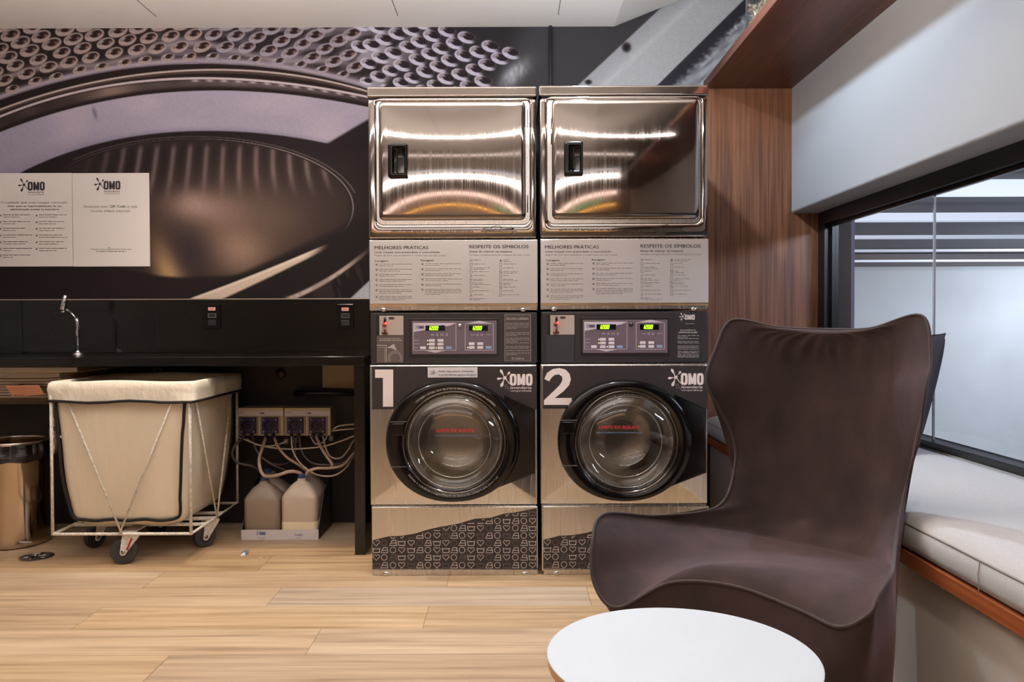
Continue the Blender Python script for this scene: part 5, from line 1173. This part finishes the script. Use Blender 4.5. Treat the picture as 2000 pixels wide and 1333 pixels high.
a = U(659, 736, YW-.01); q = [U(x, y, YW-.01) for x, y in ((629.5, 758), (700, 760), (700, 712), (629.5, 712))]
o = MB().prism([(x, z) for x, z in q], YW-.008, YW-.001).build('access_plate', mat('beige_plate', (168, 146, 116), .6), bevel=.001); tag(o, 'plain beige plate on the dark wall under the counter beside the leg', 'access panel')
a = U(546, 731, 4.2); o = MB().lathe((a[0], YW, a[1]), [(.026, 0), (.026, -.012), (.018, -.016), (.017, -.02), (.0005, -.021)], 28, 'Y').build('wall_plug', mat('brown_cap', (58, 44, 34), .4), smooth=True); tag(o, 'round brown plug on the dark wall above the dosing pumps', 'plug')
o = MB().tube([(U(573, 770, 4.18)[0], 4.2, U(573, 770, 4.18)[1]), (U(600, 766, 4.18)[0], 4.18, U(600, 768, 4.18)[1]), (-.72, 4.18, U(690, 769, 4.18)[1])], .013, 10).build('water_pipe', mat('black_pipe', (22, 18, 16), .4), smooth=True); tag(o, 'black pipe running along the wall above the right dosing pump', 'pipe')
a = U(310, 727, 4.2); ring_ = [(a[0]+.022*math.cos(q), 4.19, a[1]+.022*math.sin(q)) for q in np.linspace(0, 2*math.pi, 25)[:-1]]
o = MB().tube(ring_, .004, 8, closed=True).build('pipe_ring', mat('dull_ring', (120, 108, 96), .4, .6), smooth=True); tag(o, 'dull metal ring on the dark wall just above the rim of the cart', 'ring')

# tray and jugs
t = thing('detergent_tray', 'white-fronted tray with dark sides holding the detergent jugs', 'tray', (-1.1, 4.0, 0))
ya, yb = 3.89, 4.19; xa_, xb_ = U(471, 1050, ya)[0], U(622, 1050, ya)[0]
MB().box(xa_, xb_, ya, ya+.004, .001, .049).build('front_board', mat('white_board', (214, 204, 206), .5), t)
MB().box(xa_, xb_, ya+.004, yb, .001, .006).build('base', BLACKM, t)
for xx in (xa_, xb_-.004):
    MB().add([(xx+q, y_, z) for q in (0, .004) for y_, z in ((ya+.004, .001), (yb, .001), (yb, .27), (ya+.12, .2), (ya+.004, .05))], [(0, 1, 2, 3, 4), (9, 8, 7, 6, 5), (0, 5, 6, 1), (1, 6, 7, 2), (2, 7, 8, 3), (3, 8, 9, 4), (4, 9, 5, 0)]).build('side_board', mat('dark_board', (40, 34, 32), .5), t)
mb = MB(); omo(mb, 500, 1037, .27, ya, .001, sub=False); text(mb, 'lavanderia', 504, 1052.5, 2.4, ya, .001, width=14); mb.build('front_logo', mat('blue_print', (52, 80, 140), .4), t)
mb = MB(); text(mb, 'Vivafoft' if 0 else 'Comfort', 575.5, 1047.5, 5, ya, .001, .01, width=16); text(mb, 'lavanderia', 578, 1052, 2, ya, .001, width=11); mb.build('front_lettering', mat('navy_ink', (58, 60, 92), .5), t)
def jug_mat(name, rgb, al=None): return mat(name, rgb, .42, 0, Subsurface_Weight=.0, Transmission_Weight=.0)
def jug(x, y, w, d, h, m, label, lid=True, liquid=None, neck=0):
    t = thing('detergent_jug', label, 'jug', (x, y, .007), 'detergent jugs on the tray')
    def rq(k, z, r_, cx=0, cy=0, kx=None):
        P = []; ww, dd = w/2*(kx or k), d/2*k
        for (sx, sy, a0) in ((1, 1, 0), (-1, 1, 90), (-1, -1, 180), (1, -1, 270)):
            for i in range(6):
                a = R_(a0+90*i/5); rr_ = min(r_, ww*.99, dd*.99); P.append((x+cx+sx*(ww-rr_)+rr_*math.cos(a), y+cy+sy*(dd-rr_)+rr_*math.sin(a), .007+z))
        return P
    s = .025
    R = [rq(.93, 0, s), rq(1, .008, s), rq(1, h*.62, s), rq(.985, h*.645, s), rq(.9, h*.69, s), rq(.62, h*.80, s, neck*.5), rq(.36, h*.86, .02, neck*.8), rq(.24, h*.885, .02, neck), rq(.22, h*.95, .019, neck)]
    b = MB().rings(R, cap0=True, cap1=True).build('body', m, t, smooth=True, auto=60)
    if liquid:
        MB().rings([rq(1.004, .004, s), rq(1.012, .008, s), rq(1.012, liquid, s), rq(1.002, liquid+.001, s)]).build('liquid_level', mat('cream_liquid', (226, 208, 176), .4), t, smooth=True, auto=60)
    if lid: MB().lathe((x+neck, y, .007+h*.925), [(.019, 0), (.0195, .002), (.0195, .016), (.016, .019), (.0005, .02)], 20).build('cap', mat('blue_cap', (46, 72, 124), .4), t, smooth=True)
    # moulded grip behind the neck
    MB().tube([(x+neck, y+d*.1, .007+h*.88), (x+neck*.5, y+d*.25, .007+h*.9), (x, y+d*.42, .007+h*.82), (x, y+d*.43, .007+h*.66)], .012, 10).build('grip', m, t, smooth=True)
G1 = jug_mat('milky_grey_jug', (150, 132, 116)); G2 = jug_mat('milky_white_jug', (200, 182, 164))
xf = lambda p, D: U(p, 1000, D)[0]
jug(xf(518, 3.97), 3.965, .172, .125, .288, G1, 'milky grey detergent jug at the front left of the tray')
jug(xf(590.5, 3.97), 3.965, .172, .125, .300, G2, 'half-empty whitish detergent jug at the front right of the tray', liquid=.075)
jug(xf(535, 4.11), 4.115, .165, .125, .30, jug_mat('rear_jug', (140, 122, 106)), 'detergent jug behind the grey one, its grip showing', neck=-.03)
jug(xf(606, 4.11), 4.115, .160, .125, .30, jug_mat('rear_jug', (140, 122, 106)), 'detergent jug behind the half-empty one at the back right of the tray', lid=False)
#===PART5===
# ================================================================== shelf, jar, bench, cushion, pillow
sh = MB().box(.987, XF-.001, YB+.6, YW-.003, 2.226, 2.269).build('wall_shelf', WALNUT_Y, bevel=.002); tag(sh, 'deep walnut shelf running along the window wall above the bench', 'shelf')
t = thing('jar', 'clear glass jar of dried pieces at the edge of the walnut shelf', 'jar', (1.095, 3.60, 2.269))
c = (1.095, 3.60, 2.2695)
MB().lathe(c, [(.0005, .0), (.062, .0), (.068, .006), (.068, .17), (.062, .185), (.062, .2), (.0595, .2), (.0595, .184), (.0655, .168), (.0655, .009), (.06, .004), (.0005, .004)], 48).build('glass_body', transp_glass('jar_glass', .1, 1.45, (.90, .94, .95)), t, smooth=True)
MB().lathe((c[0], c[1], c[2]+.2), [(.064, 0), (.066, .003), (.066, .016), (.060, .02), (.0005, .021)], 32).build('lid', STEEL2, t, smooth=True)
mb = MB(); rj = random.Random(4); PM = mat('dried_pieces', (198, 176, 150), .7, vary=(30, .4, (1, 1, 1)))
for k in range(170):
    r_, a, z = .055*math.sqrt(rj.random()), rj.random()*6.28, .012+rj.random()*.15; x, y = c[0]+r_*math.cos(a), c[1]+r_*math.sin(a); s = rj.uniform(.007, .014)
    R = [Vector((rj.gauss(0, 1), rj.gauss(0, 1), rj.gauss(0, 1))).normalized() for _ in range(5)]
    n_ = R[0]; u = n_.orthogonal().normalized(); v = n_.cross(u); P = []
    for i in range(6):
        q = 1.047*i; P.append(Vector((x, y, c[2]+z))+(u*math.cos(q)*s+v*math.sin(q)*s*.6)+n_*rj.uniform(-.002, .002))
    mb.add(P+[Vector((x, y, c[2]+z))+n_*s*.4, Vector((x, y, c[2]+z))-n_*s*.25], [(i, (i+1) % 6, 6) for i in range(6)]+[((i+1) % 6, i, 7) for i in range(6)])
o = mb.build('dried_pieces', PM, t); o['kind'] = 'stuff'

t = thing('window_bench', 'built-in window bench with a walnut edge and a pale plastered base', 'bench', (1.3, 2, 0))
MB().box(XB, 1.5705, -1.6, 4.204, .420, .4555).build('seat_board', wood('walnut_edge', (112, 56, 28), (176, 98, 56), 1, 1.0, .4), t, bevel=.0015)
MB().box(1.022, 1.5705, -1.6, 4.225, .0, .42).build('base', mat('plaster_base', (210, 200, 190), .8, bump=(70, .06, (1, 1, 1))), t)
MB().box(1.012, 1.022, -1.6, 4.22, .0, .045).build('skirting', WHITEPL, t, bevel=.001)
pf = [(1.5695, .4575), (1.005, .4575), (.990, .464), (.985, .480), (.984, .505), (.990, .528), (1.004, .543), (1.03, .552), (1.10, .559), (1.25, .564), (1.45, .561), (1.55, .553), (1.5695, .545)]
cs = thing('bench_cushion', 'long oatmeal linen seat cushion lying on the window bench', 'cushion', (1.28, 2, .457))
rg = []
ys = [-1.55, -1.545, -1.53]+list(np.linspace(-1.4, 4.1, 40))+[4.17, 4.19, 4.197]
for y in ys:
    e = min((y+1.55), (4.197-y)); k = 1 if e > .03 else .9+.1*math.sqrt(max(0, 1-(1-e/.03)**2)); rg.append([(1.28+(a-1.28)*(1-(1-k)*.1), y, .4575+(z-.4575)*k) for a, z in pf])
MB().rings(rg, cap0=True, cap1=True).build('cover', LINEN, cs, smooth=True, auto=60)
MB().tube([(.9885, y, .5262) for y in ys], .0022, 6).build('seam', mat('linen_seam', (150, 142, 136), .9), cs, smooth=True)
MB().tube([(.9835, 1.72, .462), (.9815, 1.72, .50), (.9855, 1.72, .5262)], .0012, 5).build('side_seam', mat('linen_seam', (150, 142, 136), .9), cs)
# pillow leaning on the glass
def pillow(name, label, c, w, h, th, rot, m, cat='pillow'):
    mb = MB(); n = 20; A, B = [], []
    M = Euler(rot).to_matrix()
    for j in range(n+1):
        for i in range(n+1):
            u, v = -1+2*i/n, -1+2*j/n; uu = u*(1-.07*(1-v*v)); vv = v*(1-.07*(1-u*u)); d = th*((1-u*u)*(1-v*v))**.42
            for L_, s in ((A, 1), (B, -1)):
                p = M @ Vector((uu*w/2, s*d, vv*h/2)); p += M @ Vector((0, .006*math.sin(7*u+3*v)*(1-u*u)*s, 0)); L_.append(tuple(Vector(c)+p))
    N = n+1; fA = [(j*N+i, j*N+i+1, (j+1)*N+i+1, (j+1)*N+i) for j in range(n) for i in range(n)]
    mb.add(A, [f[::-1] for f in fA]); mb.add(B, fA)
    o = mb.build(name, m, smooth=True); return tag(o, label, cat)
DP = mat('charcoal_velvet', (46, 44, 52), .85, 0, bump=(16, .6, (1, 1, 1)), bdist=.006)
pillow('throw_pillow', 'charcoal scatter pillow propped on the window glass behind the armchair', (1.507, 3.125, .788), .44, .42, .05, (R_(13), 0, R_(86)), DP)
pillow('throw_pillow', 'dark scatter pillow lying flat on the bench, only a corner showing behind the armchair', (1.185, 2.93, .617), .39, .39, .045, (R_(90), 0, R_(45)), DP)

# ================================================================== armchair
CX, CY, CA = .76185, 2.25373, R_(40.441)
uV = (math.cos(CA), -math.sin(CA)); vV = (math.sin(CA), math.cos(CA))
KS = .905      # overall size of the chair
CX, CY = CX*KS, CY*KS
def CW(p): return (CX+KS*(p[0]*uV[0]+p[1]*vV[0]), CY+KS*(p[0]*uV[1]+p[1]*vV[1]), CAM_H+(p[2]-CAM_H)*KS)
def CG(p): return (CX+KS*(p[0]*uV[0]+p[1]*vV[0]), CY+KS*(p[0]*uV[1]+p[1]*vV[1]))
Lr = [(0, .301, 1.01), (-.144, .276, 1.016), (-.275, .228, 1.039), (-.306, .177, .951), (-.315, .129, .849), (-.284, .158, .76), (-.253, .182, .68), (-.238, .173, .594), (-.245, .079, .477), (-.33, -.125, .47), (-.402, -.308, .497), (-.377, -.402, .442), (-.346, -.44, .347), (-.279, -.433, .295), (-.163, -.361, .366), (0, -.34, .386)]
Rr = [(0, .301, 1.01), (.131, .277, 1.013), (.279, .231, 1.049), (.316, .174, .935), (.316, .126, .856), (.296, .152, .731), (.273, .175, .657), (.256, .167, .572), (.261, .075, .48), (.308, -.125, .459), (.356, -.318, .480), (.352, -.392, .450), (.34, -.406, .415), (.271, -.392, .365), (.167, -.357, .370), (0, -.34, .386)]
Cc = [(0, .301, 1.01), (0, .292, .998), (0, .300, .965), (0, .312, .90), (0, .308, .83), (0, .298, .755), (0, .285, .68), (0, .268, .60), (0, .245, .505), (0, .205, .42), (0, .135, .378), (0, .0, .378), (0, -.13, .388), (0, -.235, .408), (0, -.308, .412), (0, -.34, .386)]
K = 8
def ended(v, a, b): return cr_spline([a]+v+[b], K)[K:-K]
LS, RS, CS = ended(Lr, Rr[1], Rr[-2]), ended(Rr, Lr[1], Lr[-2]), cr_spline(Cc, K)
ns = len(LS); nt = 60; rows = []
for s in range(ns):
    L_, Rr_, C_ = LS[s], RS[s], CS[s]; M_ = (L_+Rr_)/2; row = []
    st_ = s/K; p = 2.4+.4*min(1, max(0, (st_-6)/4))
    for i in range(nt+1):
        tt = -math.cos(math.pi*i/nt)*.35+(-1+2*i/nt)*.65
        w = (1-abs(tt)**p)
        P = L_*(1-tt)/2+Rr_*(1+tt)/2+(C_-M_)*w
        # padding that swells towards the rim, folds under the top edge
        pad = .012*(1-abs(tt)**10)
        kb = min(1, max(0, (st_-7)/3.5)); kb = kb*kb*(3-2*kb)
        P = P+np.array([0, -pad*min(1, st_)*(1-kb), pad*kb*min(1, (15-st_)/1.2)])
        if 1.0 < st_ < 4.2:
            fw = math.exp(-((st_-2.2)/.8)**2); P[1] += .0045*fw*math.sin(tt*42+st_*1.2+math.sin(tt*11)*1.5)*(1-tt*tt)
        if 8.0 < st_ < 10.2:
            fw = math.exp(-((st_-8.9)/.5)**2); P[2] += .004*fw*math.sin(tt*13+st_*3)*(1-tt*tt)
        if 8.2 < st_ < 11.4:
            P[2] -= .007*math.exp(-((st_-9.8)/.22)**2)*(1-abs(tt)**6)
            P[2] += .006*math.exp(-((st_-9.3)/.25)**2)*math.exp(-((tt-.5)/.10)**2)+.006*math.exp(-((st_-9.2)/.3)**2)*math.exp(-((tt+.05)/.12)**2)
        row.append(P)
    rows.append(row)
ac = thing('armchair', 'brown velvet wing armchair turned to the left behind the round white table', 'armchair', (CX, CY, 0))
mb = MB(); N = nt+1
vs = [CW(p) for r in rows for p in r]; mb.add(vs, [(s*N+i, (s+1)*N+i, (s+1)*N+i+1, s*N+i+1) for s in range(ns-1) for i in range(nt)])
mb.build('seat_shell', VELVET, ac, smooth=True)
mid = [(0, .39, .60), (.09, .365, .60), (.17, .31, .60), (.20, .27, .52), (.21, .25, .47), (.215, .23, .42), (.22, .21, .37), (.235, .17, .32), (.26, .09, .28), (.315, -.09, .28), (.355, -.22, .27), (.335, -.31, .25), (.30, -.36, .2), (.22, -.375, .16), (.11, -.36, .18), (0, -.34, .2)]
bas = [(0, .27), (.05, .265), (.10, .25), (.14, .235), (.17, .215), (.20, .18), (.22, .15), (.235, .11), (.25, .05), (.262, -.04), (.265, -.13), (.25, -.20), (.21, -.25), (.155, -.28), (.08, -.295), (0, -.30)]
def smooth_sp(T): return cr_spline([tuple(p)+(0,)*(3-len(p)) for p in T], K)
mS, bS = smooth_sp(mid), smooth_sp(bas)
loop = []
for s in range(ns): loop.append((RS[s], mS[s], bS[s], 1))
for s in range(ns-2, 0, -1): loop.append((LS[s], mS[s], bS[s], -1))
nb = 18; rg = []
for j in range(nb+1):
    q = j/nb; ring = []
    for rim, m_, b_, sg in loop:
        A = np.array(rim); B = np.array([m_[0]*sg, m_[1], min(m_[2], rim[2]*.72)]); C2 = np.array([b_[0]*sg, b_[1], CAM_H-(CAM_H-.005)/KS])
        # bulge outward just below the rim
        P = A*(1-q)**2+2*B*q*(1-q)+C2*q*q; ring.append(CW(P))
    rg.append(ring)
MB().rings([r[::-1] for r in rg], cap1=False).build('outer_shell', VELVET, ac, smooth=True)
MB().prism_z([(p[0], p[1]) for p in rg[-1]][::-1], .0, .006).build('base_plate', BLACKM, ac)
MB().tube([CW(l[0]) for l in loop], .0038, 8, closed=True).build('piping', PIPING, ac, smooth=True)

# ================================================================== round table
t = thing('side_table', 'low round table with a glossy white top in front of the brown armchair', 'table', (.304, 1.47, 0))
cx_, cy_, R0 = .304, 1.470, .2425; zt_ = .433
MB().lathe((cx_, cy_, 0), [(.0005, zt_), (R0-.0015, zt_), (R0, zt_-.001), (R0, zt_-.003), (.0005, zt_-.003)], 128).build('laminate_top', mat('white_laminate', (204, 210, 216), .3, vary=(4, .02, (1, 1, 1))), t, smooth=True, auto=30)
MB().lathe((cx_, cy_, 0), [(R0-.0005, zt_-.003), (R0-.001, zt_-.018), (R0-.012, zt_-.024), (.0005, zt_-.024)], 96).build('wooden_edge', wood('birch_edge', (168, 122, 76), (206, 160, 108), 0), t, smooth=True, auto=30)
LGM = wood('birch_leg', (170, 126, 82), (206, 164, 116), 2)
for k in range(3):
    a = R_(90+120*k+20); MB().tube([(cx_+.12*math.cos(a), cy_+.12*math.sin(a), zt_-.022), (cx_+.19*math.cos(a), cy_+.19*math.sin(a), 0.002)], [.017, .011], 16).build('leg', LGM, t, smooth=True)
#===END===
